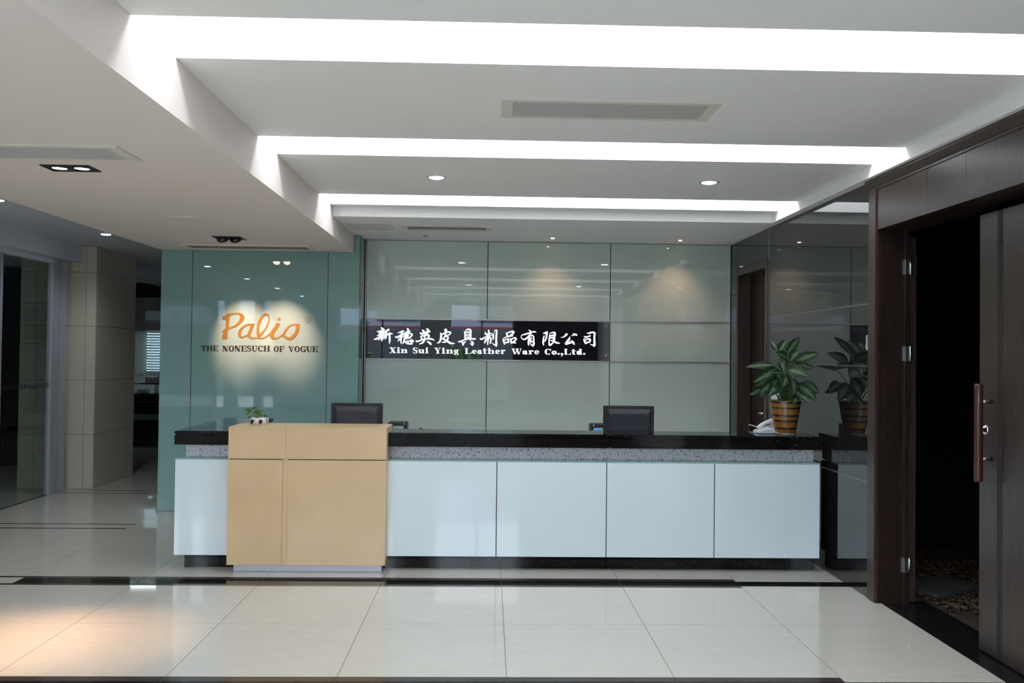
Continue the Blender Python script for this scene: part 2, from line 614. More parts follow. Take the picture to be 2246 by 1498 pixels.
# ------------------------------------------------------------------ right wall
wall_right = thing('wall_right', 'right wall of dark tinted mirror glass with thin steel strips', 'wall', (2.44, 6.5, 0), kind='structure')
bx('wall_core', DARKGAP, wall_right, 2.452, 5.475, 0, 2.56, 7.507, 2.665)
bx('wall_core', DARKGAP, wall_right, 2.452, 7.507, 2.405, 2.62, 8.433, 2.665)
bx('wall_core', DARKGAP, wall_right, 2.452, 8.433, 0, 2.62, 8.659, 2.665)
zs = [0.0, 0.738, 1.483, 1.884, 2.668]
for z0, z1 in zip(zs[:-1], zs[1:]):
    bx('mirror_panel', MIRROR, wall_right, 2.44, 5.472, z0 + 0.002, 2.452, 7.478, z1 - 0.002)
bx('mirror_panel', MIRROR, wall_right, 2.44, 7.484, 2.408, 2.452, 8.430, 2.666)
bx('mirror_panel', MIRROR, wall_right, 2.44, 8.436, 0.002, 2.452, 8.657, 2.666)
for z in zs[1:-1]:
    bx('steel_strip', mat('dull_steel', (0.25, 0.25, 0.25), 0.3, metal=0.9) if 'dull_steel' not in bpy.data.materials else bpy.data.materials['dull_steel'], wall_right, 2.4365, 5.472, z - 0.005, 2.4515, 7.48, z + 0.005, 0.0012)
bx('edge_trim', STEEL, wall_right, 2.438, 7.4795, 0, 2.452, 7.4835, 2.666)
bx('wall_core', PAINT, wall_right, 2.45, -2.2, 0, 2.62, 3.50, 2.67)

sw = thing('wall_switch', 'white switch plate on the mirror wall behind the plant', 'switch', (2.436, 7.28, 1.20))
bx('plate', WHITEPLASTIC, sw, 2.428, 7.20, 1.14, 2.4395, 7.36, 1.30, 0.003)
for y in (7.22, 7.29):
    bx('rocker', CERAMIC, sw, 2.425, y, 1.17, 2.428, y + 0.05, 1.27, 0.001)

# ------------------------------------------------------------------ far door in the mirror wall
door_1 = thing('door_1', 'closed dark wooden door in the mirror wall behind the plant', 'door', (2.46, 7.97, 0), kind='structure')
bx('frame_jamb', WOODEDGE, door_1, 2.43, 7.486, 0, 2.56, 7.555, 2.33, 0.003)
bx('frame_jamb', WOODEDGE, door_1, 2.43, 8.375, 0, 2.56, 8.432, 2.33, 0.003)
bx('frame_head', WOODEDGE, door_1, 2.43, 7.486, 2.33, 2.56, 8.432, 2.402, 0.003)
leaf = bx('leaf', WOOD, door_1, 2.565, 7.556, 0.005, 2.61, 8.374, 2.33)
bx('edge_bead', WOODEDGE, leaf, 2.558, 8.02, 0.005, 2.566, 8.035, 2.33)
bx('handle_plate', STEEL, door_1, 2.553, 7.86, 0.90, 2.565, 7.90, 1.08, 0.003)
obj('lever', MB().tube([(2.555, 7.88, 1.02), (2.515, 7.88, 1.02), (2.505, 7.90, 1.02), (2.505, 8.0, 1.018)], 0.009, 8), CHROME, door_1)
obj('keyhole', MB().lathe([(0.0001, -0.003), (0.010, -0.003), (0.010, 0.0)], (2.553, 7.88, 0.94), 12, 'X'), CHROME, door_1)

# ------------------------------------------------------------------ entrance double door (left leaf folded back)
door_2 = thing('door_2', 'tall dark wooden double doorway with left leaf folded open', 'door', (2.45, 4.5, 0), kind='structure')
bx('casing', WOODEDGE, door_2, 2.428, 5.362, 0, 2.452, 5.472, 2.62, 0.006)
bx('jamb', WOOD, door_2, 2.452, 5.362, 0, 2.638, 5.470, 2.345)
bx('jamb_stop', WOOD, door_2, 2.612, 5.348, 0, 2.638, 5.362, 2.345)
bx('jamb', WOOD, door_2, 2.45, 3.50, 0, 2.638, 3.61, 2.345)
bx('head', WOOD, door_2, 2.49, 3.50, 2.345, 2.70, 5.470, 2.64)
for (a, b) in ((3.30, 4.345), (4.347, 4.738), (4.74, 5.361)):
    bx('header_panel', WOODH, door_2, 2.436, a, 2.345, 2.4895, b, 2.612)
bx('header_panel', WOODH, door_2, 2.436, 1.6, 0.0, 2.4495, 3.298, 2.612)
crown = MB().prism([(2.438, 2.612), (2.405, 2.652), (2.405, 2.669), (2.52, 2.669), (2.52, 2.612)], 'Y', 1.6, 5.476)
crown.v = [(p[0], p[1], p[2]) for p in crown.v]
obj('crown_moulding', crown, WOODEDGE, door_2)
bx('crown_bead', WOODEDGE, door_2, 2.429, 1.6, 2.600, 2.4365, 5.361, 2.612)
rl = bx('right_leaf', WOODH, door_2, 2.60, 3.62, 0.008, 2.645, 4.505, 2.30, 0.002)
for y in (4.338, 4.322, 4.306):
    bx('groove_bead', DARKGAP, rl, 2.5985, y - 0.004, 0.01, 2.6, y + 0.004, 2.298)
pull = obj('pull_handle', MB().lathe([(0.0001, 0.902), (0.019, 0.902), (0.021, 0.91), (0.021, 1.40), (0.019, 1.408), (0.0001, 1.408)], (2.535, 4.40, 0), 14), REDWOOD, rl)
for z in (1.02, 1.315):
    obj('standoff', MB().tube([(2.55, 4.40, z), (2.60, 4.40, z)], 0.011, 10), bpy.data.materials['dull_steel'], rl)
obj('lock_cylinder', MB().lathe([(0.0001, -0.024), (0.018, -0.022), (0.022, -0.008), (0.027, -0.006), (0.027, 0)], (2.60, 4.447, 1.166), 16, 'X'), CHROME, rl)
bx('left_leaf', WOODEDGE, door_2, 2.646, 5.364, 0.008, 2.691, 6.20, 2.30, 0.002)
for z in (2.112, 1.566, 0.240):
    h = bx('hinge', STEEL, door_2, 2.594, 5.3585, z - 0.047, 2.6115, 5.3618, z + 0.047)
    bx('hinge_plate', STEEL, h, 2.646, 5.3605, z - 0.047, 2.676, 5.3635, z + 0.047)
    obj('hinge_pin', MB().tube([(2.6425, 5.342, z - 0.05), (2.6425, 5.342, z + 0.05)], 0.006, 10), CHROME, h)
    bx('hinge_plate', STEEL, h, 2.6115, 5.3445, z - 0.047, 2.636, 5.3478, z + 0.047)
    for zz in (-0.034, -0.012, 0.012, 0.034):
        for (x, y) in ((2.625, 5.3445), (2.662, 5.3605)):
            obj('screw', MB().lathe([(0.0001, -0.0008), (0.0035, -0.0008), (0.0035, 0.0005)], (x, y, z + zz), 8, 'Y'), DARKGAP, h)

# dark garden room seen through the doorway
wall_dark = thing('wall_dark_room', 'unlit black room beyond the open wooden doorway', 'wall', (4, 5, 0), kind='structure')
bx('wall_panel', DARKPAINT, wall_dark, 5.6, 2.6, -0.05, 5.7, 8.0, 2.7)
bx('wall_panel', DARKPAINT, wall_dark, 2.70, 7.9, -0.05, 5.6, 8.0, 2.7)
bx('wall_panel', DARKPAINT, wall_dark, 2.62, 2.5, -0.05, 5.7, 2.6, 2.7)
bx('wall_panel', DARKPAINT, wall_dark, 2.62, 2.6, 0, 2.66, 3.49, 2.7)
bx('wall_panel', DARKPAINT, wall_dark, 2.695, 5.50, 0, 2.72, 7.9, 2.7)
bx('wall_panel', DARKPAINT, wall_dark, 2.625, 7.45, 0, 2.69, 8.67, 2.6695)  # unseen panel added behind the far door to block leaking daylight
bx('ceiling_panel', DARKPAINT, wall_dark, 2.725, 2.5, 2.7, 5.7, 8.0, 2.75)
bx('garden_bed', SOIL, floor, 2.79, 2.6, -0.0125, 5.6, 7.9, -0.002)
SLATE = mat('grey_slab', (0.16, 0.16, 0.17), 0.8)
N, L, P = nodes(SLATE)
L.new(ramp(N, L, noise(N, L, texco(N, L), 14, 5, 0.7), [(0.3, (0.045, 0.045, 0.05)), (0.7, (0.08, 0.08, 0.085))]), P.inputs['Base Color'])
for k, (x, y, rz) in enumerate(((3.02, 5.72, 0.5), (3.55, 5.35, 0.5))):
    s = MB().prism([(-0.24, -0.16), (0.23, -0.18), (0.25, 0.15), (-0.22, 0.18)], 'Z', 0, 0.03)
    o_ = obj('stepping_stone', s, SLATE, None, 0.006)
    o_.location = (x, y, -0.002)
    o_.rotation_euler = (0, 0, rz)
    tag(o_, ['grey stepping slab in the pebbles just inside the dark doorway',
             'grey stepping slab farther right, hidden behind the closed door leaf'][k], 'stone')
PEB = mat('brown_pebble', (0.10, 0.06, 0.035), 0.5)
N, L, P = nodes(PEB)
L.new(ramp(N, L, noise(N, L, texco(N, L), 9, 2), [(0.3, (0.018, 0.011, 0.007)), (0.5, (0.055, 0.030, 0.015)), (0.7, (0.09, 0.065, 0.04))]), P.inputs['Base Color'])
pm = MB()
for k in range(1500):
    x, y = random.uniform(2.8, 3.7), random.uniform(5.15, 6.8)
    r = random.uniform(0.014, 0.028)
    if abs((x - 3.02) * math.cos(.5) + (y - 5.72) * math.sin(.5)) < 0.26 and abs(-(x - 3.02) * math.sin(.5) + (y - 5.72) * math.cos(.5)) < 0.19:
        continue
    a, e, g = random.uniform(0.8, 1.3), random.uniform(0.7, 1.1), random.uniform(0.45, 0.7)
    z = r * g * 0.7
    pm.add([(x + r * a, y, z), (x - r * a, y, z), (x, y + r * e, z), (x, y - r * e, z), (x, y, z + r * g), (x, y, z - r * g)],
           [(0, 2, 4), (2, 1, 4), (1, 3, 4), (3, 0, 4), (2, 0, 5), (1, 2, 5), (3, 1, 5), (0, 3, 5)], True)
tag(obj('pebbles', pm, PEB), 'bed of small brown pebbles on the floor of the dark room', 'pebbles', kind='stuff')

# ------------------------------------------------------------------ beige clad column
column = thing('column', 'square column clad in beige laminate panels at the corridor', 'column', (-4.78, 10.2, 0), kind='structure')
bx('column_core', DARKGAP, column, -5.19, 9.69, 0, -4.382, 10.74, 2.688)
zz = [0.0, 0.595, 1.195, 1.797, 2.395, 2.688]
for z0, z1 in zip(zz[:-1], zz[1:]):
    for (x0, x1) in ((-5.2, -5.02), (-5.02, -4.483), (-4.483, -4.372)):
        bx('panel', BEIGE, column, x0 + 0.002, 9.68, z0 + 0.002, x1 - 0.002, 9.692, z1 - 0.002)
    bx('panel', BEIGE, column, -4.384, 9.6925, z0 + 0.002, -4.372, 10.75, z1 - 0.002)
    bx('panel', BEIGE, column, -5.2, 9.6925, z0 + 0.002, -5.188, 10.75, z1 - 0.002)
bx('panel', BEIGE, column, -5.1875, 10.7405, 0.002, -4.3845, 10.75, 2.686)

# ------------------------------------------------------------------ left glazed wall
wall_left = thing('wall_left', 'clear glass corridor partition in aluminium posts with black lettering', 'wall', (-4.64, 8.8, 0), kind='structure')
yb = [2.0, 4.0, 6.0, 8.27, 9.205]
for a, b in zip(yb[:-1], yb[1:]):
    bx('glass_pane', GLASS, wall_left, -4.646, a + 0.006, 0.004, -4.634, b - 0.006, 2.44)
for y in yb[1:-2]:
    bx('glass_joint', GREENEDGE, wall_left, -4.647, y - 0.004, 0.004, -4.633, y + 0.004, 2.44)
bx('glass_joint', ALU, wall_left, -4.655, 8.266, 0.004, -4.625, 8.30, 2.44)
bx('post', ALU, wall_left, -4.67, 9.205, 0, -4.61, 9.352, 2.50, 0.002)
bx('post', ALU, wall_left, -4.67, 9.366, 0, -4.61, 9.52, 2.50, 0.002)
bx('end_wall', GREYPAINT, wall_left, -9.0, 1.9, 0, -4.62, 1.999, 2.69)
bx('post_gap', DARKGAP, wall_left, -4.66, 9.352, 0, -4.62, 9.366, 2.50)
bx('head_track', GREYPAINT, wall_left, -4.68, 2.0, 2.44, -4.60, 9.205, 2.50)
bx('floor_track', DARKGAP, wall_left, -4.65, 2.0, 0.0, -4.63, 9.205, 0.004)
bx('glass_pane', GLASS, wall_left, -4.70, 10.76, 0.004, -4.69, 13.95, 2.5)

# ------------------------------------------------------------------ far office and rear room
wall_far = thing('wall_far', 'glass office partition with black lettering at the corridor end', 'wall', (-5, 14, 0), kind='structure')
bx('glass_pane', GLASS, wall_far, -6.8, 14.0, 0.004, -5.62, 14.01, 2.38)
bx('glass_pane', GLASS, wall_far, -5.615, 14.0, 0.004, -3.3, 14.01, 2.38)
bx('floor_track', DARKGAP, wall_far, -6.8, 13.995, 0, -3.3, 14.015, 0.004)
bx('wall_panel', PAINT, wall_far, -9.0, 17.0, 0, -6.68, 17.1, 2.62)
bx('wall_panel', PAINT, wall_far, -5.6, 17.0, 0, -0.5, 17.1, 2.62)
bx('wall_panel', PAINT, wall_far, -6.68, 17.0, 0, -5.6, 17.1, 1.10)
bx('wall_panel', WOODH, wall_far, -9.0, 16.9, 1.92, -2.0, 17.0, 2.62)
bx('wall_panel', GREYPAINT, wall_far, -9.0, -2.2, 0, -8.9, 17.0, 2.62)
bx('wall_panel', GREYPAINT, wall_far, -3.3, 13.2, 0, -0.5, 13.3, 2.68)
bx('wall_panel', PAINT, wall_far, -3.3, 13.3, 0, -3.2, 17.0, 2.62)
bx('wall_panel', GREYPAINT, wall_far, -0.6, 8.81, 0, -0.5, 13.2, 2.66)
bx('wall_panel', DARKPAINT, wall_far, -8.9, 11.5, 0, -5.95, 11.6, 2.62)
bx('wall_panel', GREYPAINT, wall_far, -5.95, 11.5, 0, -5.25, 11.6, 2.62)
window_9 = thing('window_9', 'far office window with pale venetian blind above the dark counter', 'window', (-6.1, 17, 1.1), kind='structure')
bx('frame', ALU, window_9, -6.68, 16.985, 1.10, -5.6, 17.0, 1.14)
for k in range(15):
    z = 1.15 + k * 0.052
    bl = MB().add([(-6.66, 16.93, z), (-5.62, 16.93, z), (-5.62, 16.955, z + 0.040), (-6.66, 16.955, z + 0.040)], [(0, 1, 2, 3)])
    obj('blind_slat', bl, WHITEPLASTIC, window_9)
dim_block = bx('building', mat('grey_render', (0.13, 0.135, 0.16), 0.9), None, -12, 22, -0.12, 2, 22.4, 5.0)  # unseen grey block, added so the far window is less bright
tag(dim_block, 'plain grey wall block added outside the far office window to dim it', 'building')
bx('pane', WINGLASS, window_9, -6.68, 17.03, 1.10, -5.6, 17.04, 1.92)

cab = thing('counter_cabinet', 'black office counter with a pale band seen at corridor end', 'cabinet', (-5.2, 14.4, 0))
bx('body', mat('black_lacquer', (0.006, 0.006, 0.007), 0.3), cab, -6.7, 14.22, 0.0, -3.6, 14.75, 0.80)
bx('band', GREYPAINT, cab, -6.7, 14.212, 0.40, -3.6, 14.22, 0.50)
bx('band', STEEL, cab, -6.7, 14.212, 0.695, -3.6, 14.22, 0.707)
bx('band', STEEL, cab, -6.7, 14.212, 0.045, -3.6, 14.22, 0.053)
bx('worktop', mat('blue_grey_top', (0.12, 0.15, 0.18), 0.4), cab, -6.72, 14.20, 0.80, -3.58, 14.8, 0.835)
bx('shelf', mat('blue_grey_shelf', (0.12, 0.15, 0.18), 0.4), cab, -6.72, 14.5, 0.97, -3.58, 14.8, 0.995)
for x in (-6.7, -5.6, -4.5):
    bx('bracket', ALU, cab, x, 14.6, 0.835, x + 0.03, 14.7, 0.97)
pr = thing('printer', 'dark office printer on the shelf of the far black counter', 'printer', (-5.38, 14.65, 0.995))
bx('body', BLACKPLASTIC, pr, -5.53, 14.54, 0.995, -5.12, 14.8, 1.16, 0.01)
bx('tray', GREYPLASTIC, pr, -5.48, 14.50, 1.00, -5.18, 14.54, 1.03, 0.004)
bx('lid', GREYPLASTIC, pr, -5.52, 14.55, 1.16, -5.13, 14.79, 1.185, 0.006)
bf = thing('file_box', 'grey file box left of the printer on the far counter', 'box', (-5.66, 14.64, 0.995))
bx('body', GREYPLASTIC, bf, -5.74, 14.56, 0.995, -5.58, 14.75, 1.09, 0.004)
bx('lid', WHITEPLASTIC, bf, -5.745, 14.555, 1.07, -5.575, 14.755, 1.095, 0.004)
pg = thing('paper_box', 'small pale paper box on the worktop of the far counter', 'box', (-5.68, 14.4, 0.835))
bx('body', WHITEPLASTIC, pg, -5.78, 14.32, 0.835, -5.62, 14.46, 0.90, 0.003)
bx('label_strip', GREYPLASTIC, pg, -5.76, 14.318, 0.86, -5.64, 14.32, 0.875)
ac = thing('air_conditioner', 'white wall air conditioner high on the far office wall', 'air conditioner', (-6.4, 16.85, 2.1))
bx('body', WHITEPLASTIC, ac, -6.62, 16.72, 2.08, -6.18, 16.9, 2.30, 0.02)
bx('outlet', GREYPLASTIC, ac, -6.60, 16.715, 2.09, -6.20, 16.72, 2.12)
lt = thing('fluorescent_fitting', 'lit fluorescent fitting under the far office ceiling', 'lamp', (-5.8, 15.0, 2.56))
bx('housing', WHITEPLASTIC, lt, -6.6, 14.96, 2.575, -5.1, 15.06, 2.619)
obj('tube', MB().tube([(-6.58, 15.0, 2.55), (-5.12, 15.0, 2.55)], 0.018, 10), TUBEGLOW, lt)
l_ = add_area('tube_light', (0, 0.01, -0.05), (0, 0, 0), 1.4, 0.05, 9, COOL, lt)

# framed poster and visitor chair in the room behind the feature wall (seen reflected in the corridor glass)
pic = thing('framed_picture', 'framed blue and brown landscape picture reflected in corridor glass', 'picture', (-2.43, 13.19, 1.9))
bx('frame', WOODEDGE, pic, -2.68, 13.17, 1.60, -2.18, 13.199, 2.24, 0.004)
bx('mount', mat('picture_mount', (0.6, 0.62, 0.64), 0.6), pic, -2.65, 13.167, 1.63, -2.21, 13.17, 2.21)
bx('image_sky', mat('picture_blue', (0.08, 0.20, 0.42), 0.5), pic, -2.60, 13.165, 1.93, -2.26, 13.167, 2.17)
bx('image_ground', mat('picture_brown', (0.30, 0.17, 0.10), 0.5), pic, -2.60, 13.165, 1.68, -2.26, 13.167, 1.93)
ch = thing('visitor_chair', 'black cantilever visitor chair reflected in the corridor glass', 'chair', (-3.02, 12.0, 0))
for s in (-0.24, 0.24):
    obj('leg', MB().tube([(-3.02 + s, 12.25, 0.015), (-3.02 + s, 11.75, 0.015), (-3.02 + s, 11.70, 0.05), (-3.02 + s, 11.75, 0.40), (-3.02 + s, 11.80, 0.43), (-3.02 + s, 12.2, 0.43), (-3.02 + s, 12.26, 0.65), (-3.02 + s, 12.34, 1.0)], 0.013, 8), CHROME, ch)
bx('seat', BLACKPLASTIC, ch, -3.26, 11.76, 0.435, -2.78, 12.22, 0.49, 0.02)
obj('backrest', MB().prism([(12.22, 0.62), (12.30, 1.02), (12.34, 1.02), (12.26, 0.62)], 'X', -3.25, -2.79), BLACKPLASTIC, ch, 0.008)

# ------------------------------------------------------------------ front wall with windows, behind the camera
wall_front = thing('wall_front', 'front wall with tall daylight windows behind the viewer', 'wall', (0, -2.2, 0), kind='structure')
OPEN = [(-6.9, -6.5), (-6.2, -5.75), (-5.5, -5.1), (-4.95, -4.68), (-3.3, -1.54), (-0.9, 0.55)]
WZ0, WZ1 = 0.30, 2.68
xx = -9.0
for k, (a, b) in enumerate(OPEN):
    bx('pier', GREYPAINT if k else PAINT, wall_front, xx, -2.36, 0, a, -2.2, 3.09)
    bx('sill_wall', GREYPAINT, wall_front, a, -2.36, 0, b, -2.2, WZ0)
    bx('lintel', GREYPAINT, wall_front, a, -2.36, WZ1, b, -2.2, 3.09)
    wdw = thing('window_%d' % (k + 1), 'street window behind the viewer, number %s from the left side of the room' % (k + 1), 'window', ((a + b) / 2, -2.3, WZ0), kind='structure')
    bx('pane', WINGLASS, wdw, a, -2.31, WZ0, b, -2.30, WZ1)
    fr = MB()
    fr.box(a, -2.33, WZ0, a + 0.03, -2.27, WZ1).box(b - 0.03, -2.33, WZ0, b, -2.27, WZ1)
    fr.box(a, -2.33, WZ0, b, -2.27, WZ0 + 0.03).box(a, -2.33, WZ1 - 0.03, b, -2.27, WZ1)
    if b - a > 1:
        fr.box((a + b) / 2 - 0.02, -2.33, WZ0, (a + b) / 2 + 0.02, -2.27, WZ1)
    obj('frame', fr, ALU, wdw)
    xx = b
bx('pier', mat('dark_brown_wall', (0.07, 0.06, 0.065), 0.6), wall_front, xx, -2.36, 0, 2.6, -2.2, 3.09)

# street outside
tag(bx('ground', mat('street_paving', (0.28, 0.275, 0.27), 0.9), None, -30, -40, -0.2, 30, -2.36, -0.12), 'grey street paving outside the windows', 'ground', kind='structure')
bld = thing('building', 'pale street building with a dark red band reflected in the glass', 'building', (0, -16, 0))
FACADE = mat('pale_facade', (0.27, 0.275, 0.36), 0.9)
N, L, P = nodes(FACADE)
wv_ = N.new('ShaderNodeTexWave')
wv_.bands_direction = 'Z'
wv_.inputs['Scale'].default_value = 3.2
L.new(texco(N, L), wv_.inputs['Vector'])
L.new(ramp(N, L, wv_.outputs['Fac'], [(0.0, (0.21, 0.215, 0.29)), (0.25, (0.29, 0.295, 0.385))]), P.inputs['Base Color'])
bx('wall', FACADE, bld, -18, -16.5, -0.12, 12, -16, 4.0)
bx('band', mat('red_band', (0.16, 0.05, 0.05), 0.8), bld, -18, -15.98, 2.50, 12, -15.93, 2.60)
bx('plinth', mat('dark_shopfront', (0.05, 0.055, 0.065), 0.4), bld, -18, -15.99, -0.12, 12, -15.96, 2.45)
for k in range(7):
    x = -16 + k * 3.9
    f_ = bx('window', mat('facade_window', (0.06, 0.07, 0.09), 0.1) if k == 0 else bpy.data.materials['facade_window'], bld, x, -15.98, 2.8, x + 1.6, -15.93, 3.7)
LEAFM = mat('tree_leaf', (0.07, 0.14, 0.05), 0.6)
for k, (x, y, h) in enumerate(((-7.5, -9, 1.9), (-4.6, -8, 1.7), (-1.2, -9.6, 1.5))):
    tr = thing('street_tree', ['left round street tree reflected in the green glass', 'middle low street tree reflected in the green glass', 'right street tree reflected in the green glass'][k], 'tree', (x, y, -0.12), 'street trees outside the windows')
    obj('trunk', MB().tube([(x, y, -0.12), (x + 0.05, y, h * 0.6)], [0.09, 0.05], 8), mat('bark', (0.08, 0.06, 0.04), 0.9) if k == 0 else bpy.data.materials['bark'], tr)
    cm = MB()
    for q in range(420):
        d = Vector((random.gauss(0, 1), random.gauss(0, 1), random.gauss(0, 1))).normalized() * (random.random() ** 0.4)
        p = Vector((x + d.x * 1.2, y + d.y * 1.2, h * 0.72 + d.z * 0.75))
        a_ = Vector((random.gauss(0, 1), random.gauss(0, 1), random.gauss(0, 1))).normalized() * 0.13
        b_ = a_.orthogonal().normalized() * 0.09
        cm.add([p - a_, p + b_, p + a_, p - b_], [(0, 1, 2, 3)])
    obj('foliage', cm, LEAFM, tr, kind='stuff')

# ------------------------------------------------------------------ reception desk
desk = thing('reception_desk', 'long reception desk with black granite top, white glass front and maple podium', 'desk', (0, 6.3, 0))
# plinth
obj('plinth', MB().box(-2.146, 6.20, 0, 2.37, 6.36, 0.10), GRANITE, desk)
bx('plinth_return', GRANITE, desk, -2.146, 6.36, 0, -1.95, 7.30, 0.10)
# carcass (dark)
CARC = mat('dark_carcass', (0.02, 0.018, 0.018), 0.7)
bx('carcass', CARC, desk, -2.18, 6.134, 0.104, 2.372, 6.42, 0.768)
bx('carcass_return', CARC, desk, -2.18, 6.42, 0.104, -1.86, 7.34, 0.768)
bx('end_panel', CARC, desk, 2.372, 6.134, 0.104, 2.378, 6.42, 0.768)
# glass fronts
for (x0, x1) in ((-2.197, -1.75), (-0.76, 0.064), (0.064, 0.845), (0.845, 1.617), (1.617, 2.378)):
    bx('glass_panel', WHITEGLASS, desk, x0 + 0.0035, 6.12, 0.102, x1 - 0.0035, 6.132, 0.770, 0.001)
for x in (0.064, 0.845, 1.617):
    bx('joint_strip', DARKRAIL, desk, x - 0.003, 6.124, 0.102, x + 0.003, 6.133, 0.770)
bx('glass_panel', WHITEGLASS, desk, -2.197, 6.134, 0.102, -2.185, 7.34, 0.770)
# glass ledge on top of the front
bx('glass_ledge', TEALEDGE, desk, -2.197, 6.12, 0.7705, -1.80, 6.26, 0.779)
bx('glass_ledge', TEALEDGE, desk, -0.707, 6.12, 0.7705, 2.380, 6.26, 0.779)
bx('glass_ledge', TEALEDGE, desk, -2.197, 6.26, 0.7705, -2.10, 7.34, 0.779)
# stone band under the counter
bx('stone_band', FLECK, desk, -2.16, 6.24, 0.779, 0.86, 6.42, 0.872)
bx('stone_band', FLECK, desk, 0.8605, 6.24, 0.779, 2.372, 6.42, 0.872)
bx('stone_band', FLECK, desk, -2.16, 6.4205, 0.779, -1.86, 7.32, 0.872)


def slab(x0, y0, x1, y1):
    m = MB()
    m.box(x0 + 0.006, y0 + 0.006, 0.873, x1 - 0.0, y1, 0.939)
    m.box(x0 + 0.014, y0 + 0.014, 0.939, x1, y1, 0.947)
    return m


top = obj('countertop', slab(-2.211, 6.12, 0.862, 6.45), GRANITE, desk)
obj('countertop_lip', MB().box(-2.205, 6.123, 0.947, 0.862, 6.45, 0.970), GRANITE, top, 0.004)
top = obj('countertop', slab(0.8625, 6.12, 2.392, 6.45), GRANITE, desk)
obj('countertop_lip', MB().box(0.8625, 6.123, 0.947, 2.392, 6.45, 0.970), GRANITE, top, 0.004)
top = obj('countertop', MB().box(-2.205, 6.4505, 0.873, -1.826, 7.352, 0.939).box(-2.197, 6.4505, 0.939, -1.836, 7.342, 0.947), GRANITE, desk)
obj('countertop_lip', MB().box(-2.205, 6.4505, 0.947, -1.820, 7.358, 0.970), GRANITE, top, 0.004)
# lower staff worktop, out of view, made pale to brighten the rear ceiling
bx('staff_worktop', mat('pale_worktop', (0.75, 0.75, 0.74), 0.4), desk, -1.85, 6.43, 0.715, 2.36, 7.15, 0.745)
for x in (-1.2, 0.4, 2.0):
    bx('support_panel', CARC, desk, x, 6.44, 0, x + 0.03, 7.08, 0.715)
# maple podium
pod = bx('podium', CARC, desk, -1.792, 6.042, 0.06, -0.715, 6.372, 1.000, label='maple veneered podium box at the left of the desk')
bx('wood_panel', MAPLE, pod, -1.800, 6.03, 0.789, -1.4065, 6.042, 1.000, 0.002)
bx('wood_panel', MAPLE, pod, -1.4055, 6.03, 0.789, -0.707, 6.042, 1.000, 0.002)
bx('wood_panel', MAPLE, pod, -1.800, 6.03, 0.055, -1.4235, 6.042, 0.783, 0.002)
bx('wood_panel', MAPLE, pod, -1.3865, 6.03, 0.055, -0.707, 6.042, 0.783, 0.002)
bx('wood_strip', MAPLE, pod, -1.4225, 6.0345, 0.055, -1.3875, 6.0415, 0.868)
bx('side_panel', MAPLE, pod, -1.800, 6.0425, 0.055, -1.792, 6.38, 1.000)
bx('side_panel', MAPLE, pod, -0.715, 6.0425, 0.055, -0.707, 6.38, 1.000)
bx('top_panel', MAPLE, pod, -1.800, 6.03, 1.0, -0.707, 6.38, 1.011, 0.002)
bx('metal_base', ALUBASE, pod, -1.770, 6.098, 0.0, -0.740, 6.34, 0.055)

# ------------------------------------------------------------------ monitors
MX = []


def monitor(xc, label, pc_mat):
    t = thing('computer_monitor', label, 'monitor', (xc, 6.85, 0.745), 'computer monitors on the staff worktop')
    wv, z0, z1 = 0.203, 0.80, 1.134
    fr = MB().box(xc - wv, 6.853, z0, xc + wv, 6.885, z1)
    obj('bezel', fr, BLACKPLASTIC, t, 0.004)
    bx('screen', mat('screen_black', (0.01, 0.01, 0.012), 0.15) if not MX else bpy.data.materials['screen_black'], t, xc - wv + 0.018, 6.885, z0 + 0.02, xc + wv - 0.018, 6.886, z1 - 0.018)
    a, b = wv - 0.028, wv - 0.048
    za, zb = z1 - 0.022, z1 - 0.060
    k = MB().add([(xc - a, 6.853, z0 + 0.02), (xc + a, 6.853, z0 + 0.02), (xc + a, 6.853, za), (xc - a, 6.853, za),
                  (xc - b, 6.826, z0 + 0.04), (xc + b, 6.826, z0 + 0.04), (xc + b, 6.826, zb), (xc - b, 6.826, zb)],
                 [(0, 3, 2, 1), (4, 5, 6, 7), (0, 1, 5, 4), (1, 2, 6, 5), (2, 3, 7, 6), (3, 0, 4, 7)])
    obj('back_shell', k, pc_mat, t, 0.004)
    for s in (-1, 1):
        obj('screw', MB().lathe([(0.0001, -0.001), (0.003, -0.001), (0.003, 0.001)], (xc + s * (b - 0.012), 6.826, zb - 0.014), 8, 'Y'), STEEL, t)
    obj('neck', MB().box(xc - 0.03, 6.86, 0.752, xc + 0.03, 6.895, 0.82), BLACKPLASTIC, t, 0.003)
    obj('foot', MB().lathe([(0.0001, 0.745), (0.11, 0.745), (0.11, 0.75), (0.03, 0.757), (0.0001, 0.757)], (xc, 6.87, 0), 24), BLACKPLASTIC, t)
    bx('power_button', STEEL, t, xc + wv - 0.003, 6.862, 1.0, xc + wv + 0.001, 6.872, 1.008)
    MX.append(t)
    return t


monitor(-1.0425, 'black computer monitor seen from behind beside the maple podium', GREYPLASTIC)
monitor(1.1185, 'black computer monitor seen from behind in the middle of the desk', mat('blue_black_plastic', (0.022, 0.023, 0.034), 0.5))


